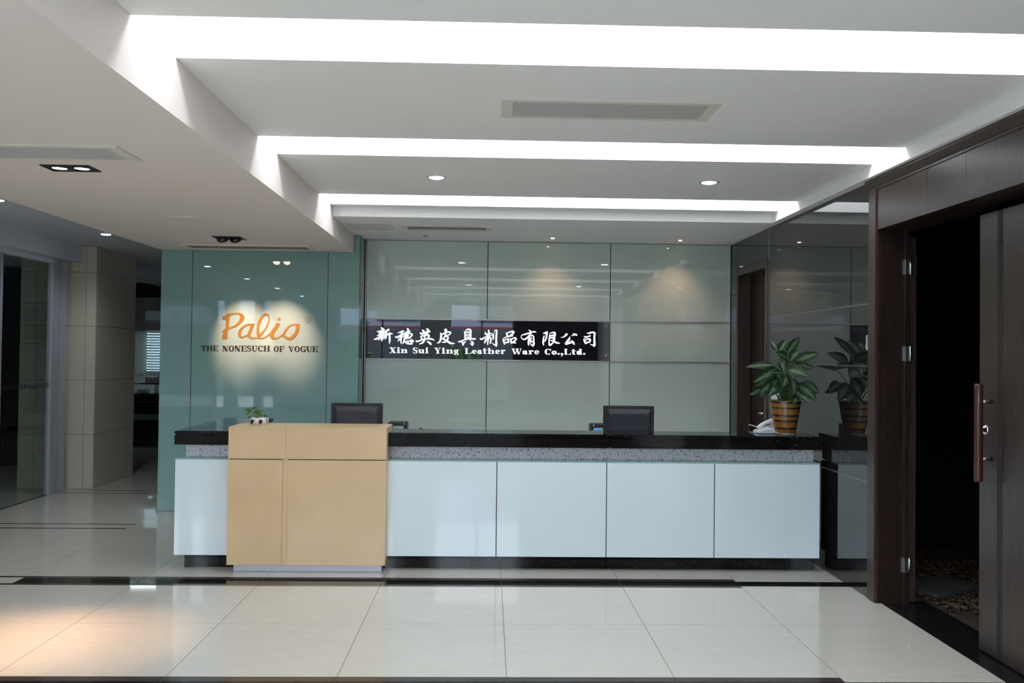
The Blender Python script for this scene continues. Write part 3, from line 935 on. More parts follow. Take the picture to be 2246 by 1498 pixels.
def doc_stand(x_out, x_in, label, group='black document trays beside the monitors'):
    t = thing('document_tray', label, 'tray', ((x_out + x_in) / 2, 6.9, 0.745), group)
    lo, hi = min(x_out, x_in), max(x_out, x_in)
    bx('top_rail', BLACKPLASTIC, t, lo, 6.90, 0.953, hi, 7.07, 0.980, 0.003)
    s = 1 if x_out > x_in else -1
    xa = x_out - s * 0.024
    bx('side_post', BLACKPLASTIC, t, min(x_out, xa), 6.905, 0.745, max(x_out, xa), 7.065, 0.953)
    xb = x_in + s * 0.024
    bx('side_post', BLACKPLASTIC, t, min(x_in, xb), 6.905, 0.745, max(x_in, xb), 7.065, 0.953)
    bx('shelf', GREYPLASTIC, t, lo, 6.905, 0.90, hi, 7.065, 0.91)
    obj('knob', MB().lathe([(0.0001, -0.006), (0.005, -0.005), (0.006, 0)], (x_out - s * 0.02, 6.90, 0.97), 10, 'Y'), CHROME, t)


doc_stand(-0.652, -0.80, 'black document tray poking out right of the podium monitor')
doc_stand(0.823, 0.97, 'black document tray poking out left of the middle monitor')
bt = thing('blue_cup', 'blue lidded cup peeping over the counter by the middle monitor', 'cup', (0.855, 6.78, 0.745))
obj('body', MB().lathe([(0.0001, 0), (0.03, 0), (0.034, 0.18)], (0.855, 6.78, 0.745), 20), WHITEPLASTIC, bt)
obj('lid', MB().lathe([(0.035, 0.18), (0.033, 0.20), (0.02, 0.214), (0.0001, 0.218)], (0.855, 6.78, 0.745), 20), BLUEPLASTIC, bt)
mo = thing('desk_phone_base', 'small black rounded device top peeping over the counter', 'device', (-0.53, 6.8, 0.745))
obj('dome', MB().lathe([(0.026, 0.16), (0.024, 0.19), (0.015, 0.202), (0.0001, 0.205)], (-0.53, 6.8, 0.745), 18), BLACKPLASTIC, mo)
obj('stem', MB().lathe([(0.0001, 0), (0.05, 0), (0.05, 0.012), (0.02, 0.03), (0.026, 0.16)], (-0.53, 6.8, 0.745), 18), BLACKPLASTIC, mo)

# ------------------------------------------------------------------ telephone
ph = thing('telephone', 'white corded desk telephone on the counter behind the striped pot', 'telephone', (2.03, 6.345, 0.970))


def phpt(px, py, y):       # offsets from the phone's own corner, in its elevation
    return (1.905 + px * 0.000181, y, 0.962 + (1130 - py) * 0.000181)


body = MB()
A0, A1 = 6.29, 6.43
prof = [(0.0, 0.972), (0.25, 0.972), (0.25, 1.045), (0.20, 1.047), (0.0, 0.985)]
body.prism([(1.99 + u, z) for u, z in prof], 'Y', 6.30, 6.445)
obj('base', body, WHITEPLASTIC, ph, 0.003)
kp = MB()
keys = mat('phone_key', (0.10, 0.11, 0.22), 0.5)
for r in range(4):
    for c in range(3):
        x = 2.085 + r * 0.028
        z = 0.985 + (x - 1.99) * 0.31
        kp.box(x, 6.315 + c * 0.026, z + 0.001, x + 0.016, 6.331 + c * 0.026, z + 0.007)
obj('keypad', kp, keys, ph)
hs = [phpt(x, y, 6.40) for x, y in ((600, 930), (640, 880), (760, 770), (920, 680), (1080, 620), (1240, 575), (1380, 560))]
obj('handset', MB().tube(hs, [0.013, 0.018, 0.016, 0.015, 0.016, 0.019, 0.014], 10), WHITEPLASTIC, ph)
obj('handset_end', MB().tube([phpt(610, 930, 6.40), phpt(660, 985, 6.40)], [0.02, 0.018], 10), WHITEPLASTIC, ph)
obj('handset_end', MB().tube([phpt(1350, 570, 6.40), phpt(1310, 720, 6.40)], [0.02, 0.018], 10), WHITEPLASTIC, ph)
bx('cradle', WHITEPLASTIC, ph, 1.995, 6.36, 0.972, 2.10, 6.44, 0.992, 0.003)
bx('cradle', WHITEPLASTIC, ph, 2.125, 6.37, 1.02, 2.15, 6.43, 1.045, 0.003)
obj('cord', MB().tube([phpt(260, 760, 6.42), phpt(500, 830, 6.38), phpt(800, 900, 6.32), phpt(1100, 990, 6.27), phpt(1400, 1065, 6.25), phpt(1560, 1020, 6.26), phpt(1760, 930, 6.30)], 0.0032, 6), WHITEPLASTIC, ph)
obj('cord_loop', MB().tube([(1.955, 6.42, 0.974), (1.985, 6.36, 0.9735), (2.03, 6.33, 0.9735), (2.09, 6.31, 0.9735)], 0.002, 6), WHITEPLASTIC, ph)

# ------------------------------------------------------------------ potted aglaonema on the counter
PX, PY, PZ = 2.182, 6.292, 0.970
plant = thing('potted_plant', 'leafy variegated plant in amber striped pot on the counter end', 'plant', (PX, PY, PZ))
POT = mat('amber_striped_glaze', (0.3, 0.13, 0.02), 0.22, coat=0.4)
N, L, P = nodes(POT)
t = N.new('ShaderNodeTexCoord')
sp = N.new('ShaderNodeSeparateXYZ')
L.new(t.outputs['Object'], sp.inputs[0])
nz = noise(N, L, texco(N, L, (3, 3, 40)), 3, 3)
z = mathn(N, L, 'ADD', sp.outputs[2], mathn(N, L, 'MULTIPLY', nz, 0.004))
z = mathn(N, L, 'MULTIPLY', z, 4.0)
amber, blackc, pale = (0.19, 0.078, 0.010), (0.012, 0.008, 0.010), (0.6, 0.58, 0.56)
A2 = (0.23, 0.10, 0.017)
st = [(0.0, pale), (0.055, pale), (0.06, amber), (0.165, A2)]
for zc, hw in ((0.049, 0.0055), (0.103, 0.006), (0.143, 0.0065), (0.198, 0.006)):
    st += [((zc - hw) * 4 - 0.004, amber), ((zc - hw) * 4, blackc), ((zc + hw) * 4, blackc), ((zc + hw) * 4 + 0.004, A2)]
st += [(0.925, amber), (0.93, blackc), (0.985, blackc), (1.0, amber)]
st = sorted(st, key=lambda s: s[0])
c = ramp(N, L, z, st)
L.new(c, P.inputs['Base Color'])
obj('pot', MB().lathe([(0.0001, 0), (0.068, 0), (0.072, 0.012), (0.083, 0.06), (0.098, 0.15), (0.110, 0.225), (0.113, 0.246), (0.110, 0.250), (0.104, 0.246), (0.100, 0.22)], (PX, PY, PZ), 40), POT, plant)
obj('soil', MB().lathe([(0.0001, 0.222), (0.101, 0.222)], (PX, PY, PZ), 24), SOIL, plant)

LEAF = mat('variegated_leaf', (0.05, 0.12, 0.05), 0.45, spec=0.25)
N, L, P = nodes(LEAF)
uv = N.new('ShaderNodeTexCoord')
sp = N.new('ShaderNodeSeparateXYZ')
L.new(uv.outputs['UV'], sp.inputs[0])
vdist = mathn(N, L, 'ABSOLUTE', mathn(N, L, 'SUBTRACT', sp.outputs[1], 0.5))
mp = N.new('ShaderNodeMapping'); mp.inputs['Scale'].default_value = (3.0, 1.2, 1); mp.inputs['Rotation'].default_value = (0, 0, 0.0)
L.new(uv.outputs['UV'], mp.inputs['Vector'])
nn = noise(N, L, mp.outputs['Vector'], 7, 3, 0.6)
edge = mathn(N, L, 'ADD', vdist, mathn(N, L, 'MULTIPLY', mathn(N, L, 'SUBTRACT', nn, 0.5), 0.45))
c = ramp(N, L, edge, [(0.0, (0.105, 0.165, 0.085)), (0.13, (0.09, 0.145, 0.075)), (0.18, (0.014, 0.040, 0.017)), (0.5, (0.010, 0.030, 0.013))])
mid = mathn(N, L, 'LESS_THAN', vdist, 0.018)
mx = N.new('ShaderNodeMixRGB')
L.new(mathn(N, L, 'MULTIPLY', mid, 0.5), mx.inputs['Fac'])
L.new(c, mx.inputs['Color1'])
mx.inputs['Color2'].default_value = (0.035, 0.08, 0.035, 1)
L.new(mx.outputs[0], P.inputs['Base Color'])
STEM = mat('plant_stem', (0.05, 0.09, 0.025), 0.5)
POTHOS = mat('bright_leaf', (0.06, 0.14, 0.012), 0.3)
N, L, P = nodes(POTHOS)
oi = N.new('ShaderNodeObjectInfo')
L.new(ramp(N, L, oi.outputs['Random'], [(0.0, (0.020, 0.075, 0.010)), (0.6, (0.05, 0.13, 0.012)), (1.0, (0.14, 0.22, 0.02))]), P.inputs['Base Color'])


def leaf_mesh(name, base, tip, width, face, m, parent, fold=0.25, droop=0.06, n=9, tipness=1.0):
    base, tip, face = Vector(base), Vector(tip), Vector(face)
    ax = tip - base
    ln = ax.length
    ax.normalize()
    side = ax.cross(face).normalized()
    nrm = side.cross(ax).normalized()
    off = wloc(parent)
    vs, uvs = [], []
    cols = (-1.0, -0.5, 0.0, 0.5, 1.0)
    for i in range(n + 1):
        t = i / n
        hw = width * 0.5 * (math.sin(PI * min(1, t ** 0.85)) ** 0.75) * (1 - 0.25 * t * tipness)
        if i in (0, n):
            hw = 0.0006
        c = base + ax * (ln * t) + nrm * (ln * droop * (4 * t * (1 - t)) - ln * droop * 0.4 * t)
        for s in cols:
            p = c + side * (hw * s) + nrm * (abs(s) * hw * fold)
            vs.append(tuple(p - off))
            uvs.append((t, 0.5 + s * 0.5))
    fs = []
    k = len(cols)
    for i in range(n):
        for j in range(k - 1):
            fs.append((i * k + j, i * k + j + 1, (i + 1) * k + j + 1, (i + 1) * k + j))
    me = bpy.data.meshes.new(name)
    me.from_pydata(vs, [], fs)
    ul = me.uv_layers.new(name='UVMap')
    for lp in me.loops:
        ul.data[lp.index].uv = uvs[lp.vertex_index]
    me.polygons.foreach_set('use_smooth', [True] * len(fs))
    me.materials.append(m)
    o = bpy.data.objects.new(name, me)
    C.objects.link(o)
    o.parent = parent
    return o


K = 0.000755
LV = [((585, 410), (690, 268), 74, 0.02), ((575, 392), (545, 296), 66, 0.05), ((660, 420), (817, 243), 72, 0.03), ((685, 492), (748, 372), 84, -0.05),
      ((715, 500), (952, 405), 92, -0.02), ((662, 470), (508, 408), 86, -0.06), ((545, 530), (278, 548), 66, 0.02), ((562, 562), (292, 692), 96, -0.07),
      ((600, 612), (450, 598), 54, -0.10), ((560, 640), (330, 724), 60, -0.04), ((568, 656), (342, 792), 96, -0.09), ((545, 705), (412, 824), 96, -0.12),
      ((430, 752), (272, 820), 56, -0.02), ((640, 575), (792, 628), 126, -0.12), ((735, 515), (882, 558), 66, -0.04), ((805, 575), (990, 528), 50, 0.04),
      ((595, 500), (592, 585), 76, -0.05), ((728, 702), (886, 862), 112, -0.10), ((805, 688), (948, 792), 86, -0.03), ((712, 770), (806, 872), 74, -0.12),
      ((690, 650), (668, 792), 96, -0.10), ((728, 822), (648, 896), 66, -0.13), ((640, 636), (560, 735), 76, -0.10), ((862, 768), (962, 792), 44, 0.0),
      ((640, 452), (560, 482), 66, -0.05), ((500, 692), (350, 832), 58, -0.08), ((650, 540), (760, 500), 60, 0.03), ((600, 700), (520, 790), 60, 0.02)]
RAND = random.Random(3)
for (b, tp, wd, dy) in LV:
    B = (PX + (b[0] - 648) * K, PY + 0.4 * dy, PZ + (1200 - b[1]) * K)
    T = (PX + (tp[0] - 648) * K, PY + dy + (0.04 if dy > 0 else -0.035), PZ + (1200 - tp[1]) * K)
    fx = (tp[0] - b[0]) / 300.0
    face = (-0.15 * fx + RAND.uniform(-0.25, 0.25), -0.85, 0.45 + RAND.uniform(-0.2, 0.2))
    leaf_mesh('leaf', B, T, wd * K * 1.38, face, LEAF, plant, fold=0.22, droop=0.07)
    sx = PX + (b[0] - 648) * K * 0.16
    sy = PY + 0.15 * dy
    s0 = Vector((sx, sy, PZ + 0.222))
    e = Vector(B)
    mid_ = s0.lerp(e, 0.55) + Vector((0, 0, 0.03 * min(1, (e - s0).length / 0.2)))
    mid_.x = s0.x + (e.x - s0.x) * 0.4
    if (e - s0).length > 0.03:
        obj('stem', MB().tube([s0, mid_, e], [0.005, 0.004, 0.0028], 6), STEM, plant)

# ------------------------------------------------------------------ small plant in panda-eyed pot on the podium
QX, QY, QZ = -1.668, 6.30, 1.011
sm = thing('small_plant', 'little green plant in a white pot with black eye spots on podium', 'plant', (QX, QY, QZ))
obj('pot', MB().lathe([(0.0001, 0), (0.056, 0), (0.061, 0.006), (0.060, 0.03), (0.056, 0.044), (0.052, 0.044), (0.050, 0.034)], (QX, QY, QZ), 28), CERAMIC, sm)
obj('soil', MB().lathe([(0.0001, 0.034), (0.051, 0.034)], (QX, QY, QZ), 20), SOIL, sm)
for sx in (-0.030, 0.030):
    py = QY - math.sqrt(max(0, 0.0605 ** 2 - sx ** 2))
    nx, ny = sx / 0.0605, (py - QY) / 0.0605
    e = MB()
    vs = [(QX + sx + nx * 0.002, py + ny * 0.002, QZ + 0.019)]
    for k in range(16):
        a = 2 * PI * k / 16
        dx = 0.0145 * math.cos(a)
        vs.append((QX + sx + dx * -ny + nx * 0.0015, py + dx * nx + ny * 0.0015, QZ + 0.019 + 0.0165 * math.sin(a)))
    e.add(vs, [(0, k + 1, (k + 1) % 16 + 1) for k in range(16)], True)
    eye = obj('eye', e, BLACKPLASTIC, sm)
    obj('eye_glint', MB().lathe([(0.0001, -0.0005), (0.0025, 0), (0.0001, 0.0005)], (QX + sx - 0.002, py - 0.004, QZ + 0.028), 8, 'Y'), CERAMIC, eye)
obj('handle', MB().tube([(QX + 0.055, QY - 0.01, QZ + 0.044), (QX + 0.071, QY - 0.01, QZ + 0.040), (QX + 0.074, QY - 0.01, QZ + 0.02), (QX + 0.074, QY - 0.01, QZ + 0.002)], 0.004, 8), CERAMIC, sm)
K2 = 6.30 / 1890 / 22.46
SL = [((640, 345), (310, 368), 120, 0.02), ((650, 340), (960, 228), 120, 0.01), ((830, 360), (1050, 300), 60, 0.03), ((700, 480), (440, 590), 150, -0.02),
      ((700, 640), (610, 775), 150, -0.04), ((850, 380), (1230, 640), 240, -0.02), ((950, 380), (1320, 530), 120, 0.02), ((1240, 640), (1500, 690), 130, 0.0),
      ((950, 720), (930, 900), 150, -0.055), ((700, 380), (480, 470), 130, -0.01), ((800, 400), (720, 520), 130, -0.03), ((900, 470), (980, 690), 170, -0.03),
      ((1130, 420), (1240, 405), 50, 0.03), ((760, 640), (1050, 720), 120, 0.0)]
for (b, tp, wd, dy) in SL:
    B = (QX + (b[0] - 1010) * K2, QY + 0.6 * dy, QZ + (1030 - b[1]) * K2)
    T = (QX + (tp[0] - 1010) * K2, QY + dy - 0.012, QZ + (1030 - tp[1]) * K2)
    leaf_mesh('leaf', B, T, wd * K2, (RAND.uniform(-0.3, 0.3), -0.8, 0.5), POTHOS, sm, fold=0.25, droop=0.08, n=7)
    s0 = Vector((QX + (b[0] - 1010) * K2 * 0.3, QY + 0.3 * dy, QZ + 0.034))
    if (Vector(B) - s0).length > 0.01:
        obj('stem', MB().tube([s0, s0.lerp(Vector(B), 0.5) + Vector((0, 0, 0.006)), B], 0.0013, 5), STEM, sm)

# ------------------------------------------------------------------ lettering
GL = {}


def rect(x0, y0, x1, y1):
    return [[(x0, y0), (x1, y0), (x1, y1), (x0, y1)]]


def quad(*p):
    return [list(p)]


def arc(cx, cy, rx, ry, tx, ty, a0=0.0, a1=360.0, n=20):
    out = []
    pts = []
    for i in range(n + 1):
        a = math.radians(a0 + (a1 - a0) * i / n)
        co, si = math.cos(a), math.sin(a)
        pts.append(((cx + rx * co, cy + ry * si), (cx + (rx - tx) * co, cy + (ry - ty) * si)))
    for (o1, i1), (o2, i2) in zip(pts[:-1], pts[1:]):
        out.append([i1, o1, o2, i2])
    return out


def disc(cx, cy, r, n=14):
    return [[(cx + r * math.cos(2 * PI * k / n), cy + r * math.sin(2 * PI * k / n)) for k in range(n)]]


def glyph(ch, T, h):
    s = 0.42 * T
    xh = 0.68

    def stem(x, y0=0.0, y1=1.0, b=True, t=True, bl=True, tr=True):
        p = rect(x, y0, x + T, y1)
        if b:
            p += rect(x - s, y0, x + T + s, y0 + h)
        if t:
            p += rect(x - s, y1 - h, x + (T + s if tr else T), y1)
        return p
    if ch == 'I':
        return stem(s), T + 2 * s
    if ch == 'T':
        W = T + 0.62
        p = rect(0, 1 - h, W, 1) + rect((W - T) / 2, 0, (W + T) / 2, 1) + rect((W - T) / 2 - s, 0, (W + T) / 2 + s, h)
        p += quad((0, 1), (0, 0.68), (0.04, 0.68), (0.10, 1 - h)) + quad((W, 1), (W, 0.68), (W - 0.04, 0.68), (W - 0.10, 1 - h))
        return p, W
    if ch == 'H':
        x2 = s + T + 0.34
        return stem(s) + stem(x2) + rect(s, 0.5 - h / 2, x2 + T, 0.5 + h / 2), x2 + T + s
    if ch in 'EFL':
        W = s + T + 0.50
        p = stem(s)
        if ch in 'EF':
            p += rect(s, 1 - h, W, 1) + quad((W, 1), (W, 0.68), (W - 0.04, 0.68), (W - 0.12, 1 - h))
            p += rect(s, 0.5 - h / 2, W - 0.17, 0.5 + h / 2) + quad((W - 0.17, 0.34), (W - 0.17, 0.66), (W - 0.22, 0.66), (W - 0.22, 0.34))
        if ch in 'EL':
            p += rect(s, 0, W, h) + quad((W, 0), (W, 0.34), (W - 0.04, 0.34), (W - 0.12, h))
        return p, W
    if ch == 'N':
        x2 = s + 0.62
        t = h * 1.2
        p = rect(s, 0, s + t, 1) + rect(0, 0, 2 * s + t, h) + rect(x2, 0, x2 + t, 1) + rect(x2 - s, 1 - h, x2 + t + s, 1)
        p += quad((0, 1), (s + T * 1.1, 1), (x2 + t, 0), (x2 + t - T * 1.1, 0)) + rect(-0.02, 1 - h, s + T, 1)
        return p, x2 + t + s
    if ch == 'O':
        W = 0.80
        return arc(W / 2, 0.5, W / 2, 0.52, T, h, n=28), W
    if ch in 'CG':
        W = 0.78
        p = arc(W / 2 + 0.02, 0.5, W / 2, 0.52, T, h, 42, 322, 24)
        p += quad((W - 0.10, 0.74), (W - 0.04, 0.66), (W, 0.66), (W, 1.0), (W - 0.05, 1.0), (W - 0.12, 0.86))
        if ch == 'G':
            p += rect(W - T * 0.8, 0.03, W + 0.02, 0.42) + rect(W - T * 0.8 - s, 0.42 - h, W + 0.02 + s * 0.7, 0.42)
        return p, W + (0.05 if ch == 'G' else 0)
    if ch == 'S':
        W = 0.62
        p = arc(W / 2, 0.745, W / 2, 0.275, T * 0.72, h, 40, 180, 12) + arc(W / 2, 0.745, W / 2, 0.275, T * 0.72, T * 0.85, 180, 270, 8)
        p += arc(W / 2, 0.285, W / 2 + 0.02, 0.305, T * 0.8, T * 0.85, -20, 90, 10) + arc(W / 2, 0.285, W / 2 + 0.02, 0.305, T * 0.8, h, 220, 340, 12)
        p += rect(W - 0.07, 0.68, W - 0.02, 1.0) + rect(0.0, 0.0, 0.05, 0.33)
        return p, W + 0.02
    if ch == 'U':
        x2 = s + 0.58
        t = h * 1.2
        R_ = (x2 + t - s) / 2
        p = rect(s, 0.36, s + T, 1) + rect(0, 1 - h, T + 2 * s, 1) + rect(x2, 0.36, x2 + t, 1) + rect(x2 - s, 1 - h, x2 + t + s, 1)
        p += arc(s + R_, 0.36, R_, 0.38, T, h, 180, 270, 10) + arc(s + R_, 0.36, R_, 0.38, t, h, 270, 360, 10)
        return p, x2 + t + s
    if ch in 'VY':
        W = 0.86
        yb_ = 0.0 if ch == 'V' else 0.40
        m_ = W / 2
        p = quad((s * 0.6, 1), (s * 0.6 + T * 1.1, 1), (m_ + T * 0.5, yb_), (m_ - T * 0.25, yb_ - 0.0)) + quad((W - s - h, 1), (W - s, 1), (m_ + T * 0.5, yb_), (m_ + T * 0.2, yb_))
        p += rect(0, 1 - h, T + 2 * s, 1) + rect(W - 2 * s - h - 0.04, 1 - h, W, 1)
        if ch == 'Y':
            p += rect(m_ - T * 0.4, 0, m_ + T * 0.6, 0.44) + rect(m_ - T * 0.4 - s, 0, m_ + T * 0.6 + s, h)
        return p, W
    if ch == 'W':
        W = 1.22
        p = []
        for o_ in (0.0, 0.46):
            m_ = o_ + 0.38
            p += quad((o_ + s * 0.5, 1), (o_ + s * 0.5 + T, 1), (m_ + T * 0.4, 0), (m_ - T * 0.25, 0))
            e_ = o_ + 0.66 if o_ else 0.66
            p += quad((e_, 1), (e_ + h, 1), (m_ + T * 0.4, 0), (m_ + T * 0.12, 0))
        p += rect(0, 1 - h, T + 1.6 * s, 1) + rect(0.46, 1 - h, 0.46 + T + 1.6 * s, 1) + rect(W - 0.22, 1 - h, W, 1)
        return p, W
    if ch == 'X':
        W = 0.92
        p = quad((s * 0.6, 1), (s * 0.6 + T * 1.25, 1), (W - s * 0.6, 0), (W - s * 0.6 - T * 1.25, 0))
        p += quad((W - s - h * 1.4, 1), (W - s, 1), (s + h * 1.4, 0), (s, 0))
        p += rect(0, 1 - h, T * 1.25 + s * 1.4, 1) + rect(W - 2.2 * s - h, 1 - h, W, 1) + rect(0, 0, 2.2 * s + h, h) + rect(W - T * 1.25 - s * 1.4, 0, W, h)
        return p, W
    if ch == 'A':
        W = 0.88
        m_ = W / 2
        p = quad((m_ - 0.02, 1), (m_ + 0.05, 1), (W - s * 0.6, 0), (W - s * 0.6 - T * 1.15, 0)) + quad((m_ - 0.03, 1), (m_ + 0.04, 1), (s + h, 0), (s, 0))
        p += rect(0.2, 0.28, W - 0.22, 0.28 + h) + rect(0, 0, 2 * s + h, h) + rect(W - T * 1.15 - s * 1.4, 0, W, h)
        return p, W
    if ch == 'P':
        p = stem(s, 0, 1, True, True)
        x = s + T
        R_ = 0.27
        p += rect(s, 1 - h, x + 0.12, 1) + rect(s, 0.44, x + 0.12, 0.44 + h) + arc(x + 0.12, 0.72, R_, 0.28, T, h, -90, 90, 14)
        return p, x + 0.12 + R_
    if ch == 'i':
        return stem(s, 0, xh, True, False) + rect(0, xh - h, s + T, xh) + disc(s + T / 2, 0.89, T * 0.58), T + 2 * s
    if ch in 'nh':
        top_ = 1.0 if ch == 'h' else xh
        x2 = s + T + 0.22
        p = stem(s, 0, top_, True, False) + rect(0, top_ - h, s + T, top_) + rect(x2, 0, x2 + T, xh - 0.20) + rect(x2 - s, 0, x2 + T + s, h)
        c_ = (s + T + x2 + T) / 2
        p += arc(c_, xh - 0.22, x2 + T - c_, 0.23, T, h * 1.3, 0, 110, 10) + arc(c_, xh - 0.22, x2 + T - c_, 0.23, h, h * 1.3, 110, 180, 6)
        return p, x2 + T + s
    if ch == 'u':
        x2 = s + T + 0.20
        c_ = (s + x2) / 2
        p = rect(s, 0.2, s + T, xh) + rect(0, xh - h, s + T, xh) + rect(x2, 0, x2 + T, xh) + rect(x2 - s, xh - h, x2 + T, xh) + rect(x2, 0, x2 + T + s, h)
        p += arc(s + 0.24, 0.22, 0.24, 0.235, T, h * 1.3, 180, 290, 10) + arc(s + 0.24, 0.22, 0.24, 0.235, h, h * 1.3, 290, 340, 5)
        return p, x2 + T + s
    if ch == 'r':
        p = stem(s, 0, xh, True, False) + rect(0, xh - h, s + T, xh) + arc(s + T + 0.14, xh - 0.2, 0.16, 0.21, h, h, 80, 180, 8) + disc(s + T + 0.17, xh - 0.10, T * 0.48)
        return p, s + T + 0.17 + T * 0.48
    if ch == 'e':
        W = 0.60
        p = arc(W / 2, xh / 2, W / 2, xh / 2 + 0.015, T, h, 90, 325, 20) + arc(W / 2, xh / 2, W / 2, xh / 2 + 0.015, T * 0.85, h, 0, 90, 10)
        p += rect(0.1, xh / 2 - h * 0.45, W - 0.01, xh / 2 + h * 0.45)
        return p, W
    if ch == 'o':
        W = 0.62
        return arc(W / 2, xh / 2, W / 2, xh / 2 + 0.015, T, h, n=24), W
    if ch == 'a':
        W = 0.62
        x2 = W - T - s * 0.6
        p = rect(x2, 0.06, x2 + T, xh - 0.2) + arc(x2 + T - 0.24, xh - 0.22, 0.24, 0.235, T, h, 0, 90, 8) + arc(x2 + T - 0.24, xh - 0.22, 0.22, 0.235, h, h, 90, 165, 6)
        p += disc(0.12, xh - 0.16, T * 0.42) + arc(x2 + 0.02, 0.2, x2 + 0.02, 0.215, T * 0.9, h, 80, 300, 14) + rect(x2 + T * 0.6, 0, W + 0.02, h * 1.1)
        return p, W + 0.02
    if ch == 't':
        p = rect(s, 0.14, s + T, 0.92) + rect(0, xh - h, s + T + 0.2, xh) + arc(s + 0.22, 0.2, 0.22, 0.215, T, h * 1.2, 180, 320, 10) + quad((s, 0.9), (s + T, 0.95), (s + T, xh), (0.0, xh - h))
        return p, s + 0.42
    if ch == 'd':
        W = 0.66
        x2 = W - T - s * 0.5
        p = rect(x2, 0, x2 + T, 1) + rect(x2 - s, 1 - h, x2 + T, 1) + rect(x2, 0, W + 0.03, h) + arc((x2 + T * .5) / 2, xh / 2, (x2 + T * .5) / 2, xh / 2 + 0.015, T, h, n=22)
        return p, W + 0.03
    if ch == 'g':
        W = 0.60
        p = arc(W / 2 - 0.03, 0.45, 0.26, 0.245, T * 0.8, h * 0.9, n=20) + arc(W / 2, -0.08, W / 2, 0.19, T * 0.62, h, n=20)
        p += rect(W - 0.16, xh - h * 1.2, W + 0.03, xh) + quad((0.06, 0.05), (0.22, 0.20), (0.32, 0.20), (0.2, 0.02)) + rect(0.1, 0.05, W - 0.12, 0.05 + T * .6)
        return p, W + 0.03
    if ch == '.':
        return disc(T * 0.62, T * 0.55, T * 0.62), T * 1.24
    if ch == ',':
        return disc(T * 0.62, T * 0.55, T * 0.62) + quad((T * 0.7, 0.0), (T * 1.24, T * 0.45), (T * 0.7, -T * 1.2), (T * 0.2, -T * 1.2)), T * 1.3
    return [], 0.35


def prims_to_mesh(prims, to3, thick):
    """flat polygons in glyph space, raised by `thick` (direction given by to3)"""
    m = MB()
    for i, poly in enumerate(prims):
        e = i * 0.000004
        n = len(poly)
        vs = [to3(x, y, thick + e) for x, y in poly] + [to3(x, y, 0) for x, y in poly]
        fs = [list(range(n))] + [(k, n + k, n + (k + 1) % n, (k + 1) % n) for k in range(n)]
        m.add(vs, fs)
    return m


def raw_obj(name, mb, m, parent):
    me = bpy.data.meshes.new(name)
    off = wloc(parent)
    me.from_pydata([tuple(Vector(p) - off) for p in mb.v], [], mb.f)
    me.materials.append(m)
    o = bpy.data.objects.new(name, me)
    C.objects.link(o)
    o.parent = parent
    return o


def word(txt, u0, u1, v0, cap, to3, T, h, m, parent, gap=0.10, thick=0.003, name='letter'):
    items, x = [], 0.0
    for c_ in txt:
        p, a = glyph(c_, T, h)
        items.append((x, p))
        x += a + gap
    x -= gap
    k = (u1 - u0) / x
    for off, p in items:
        pr = [[(u0 + (off + px) * k, v0 + py * cap) for px, py in poly] for poly in p]
        raw_obj(name, prims_to_mesh(pr, to3, thick), m, parent)


def brush(strokes, samples=5):
    """brush strokes: list of points (x, y, width) -> flat polygons with round ends"""
    out = []
    for st in strokes:
        P_ = [Vector(p) for p in st]
        if len(P_) == 2:
            P_ = [P_[0], P_[0].lerp(P_[1], 0.5), P_[1]]
        pts = []
        for i in range(len(P_) - 1):
            p0, p1, p2, p3 = P_[max(i - 1, 0)], P_[i], P_[i + 1], P_[min(i + 2, len(P_) - 1)]
            for k in range(samples):
                t = k / samples
                pts.append(0.5 * ((2 * p1) + (p2 - p0) * t + (2 * p0 - 5 * p1 + 4 * p2 - p3) * t * t + (3 * p1 - p0 - 3 * p2 + p3) * t ** 3))
        pts.append(P_[-1])
        L_, R_ = [], []
        for i, p in enumerate(pts):
            d = pts[min(i + 1, len(pts) - 1)] - pts[max(i - 1, 0)]
            d = Vector((d.x, d.y, 0))
            if d.length < 1e-6:
                d = Vector((1, 0, 0))
            d.normalize()
            nrm = Vector((-d.y, d.x, 0)) * max(1.0, p.z) * 0.46
            L_.append((p.x + nrm.x, p.y + nrm.y))
            R_.append((p.x - nrm.x, p.y - nrm.y))
        for i in range(len(pts) - 1):
            out.append([L_[i], R_[i], R_[i + 1], L_[i + 1]])
        for q in (pts[0], pts[-1]):
            out += disc(q.x, q.y, max(1.0, q.z) * 0.46, 10)
        for q in P_[1:-1]:
            out += disc(q[0], q[1], max(1.0, q[2]) * 0.46, 10)
    return out


# ---- gold script logo, tag line and registered mark on the green wall
def on_green(x, y, d):         # elevation of the green wall in drawing units (4.35 mm)
    return (-4.7324302 + 0.0043481 * x + 6.84e-05 * y, 8.3395 - d, 4.8804919 + 5.38e-05 * x - 0.0043789 * y)


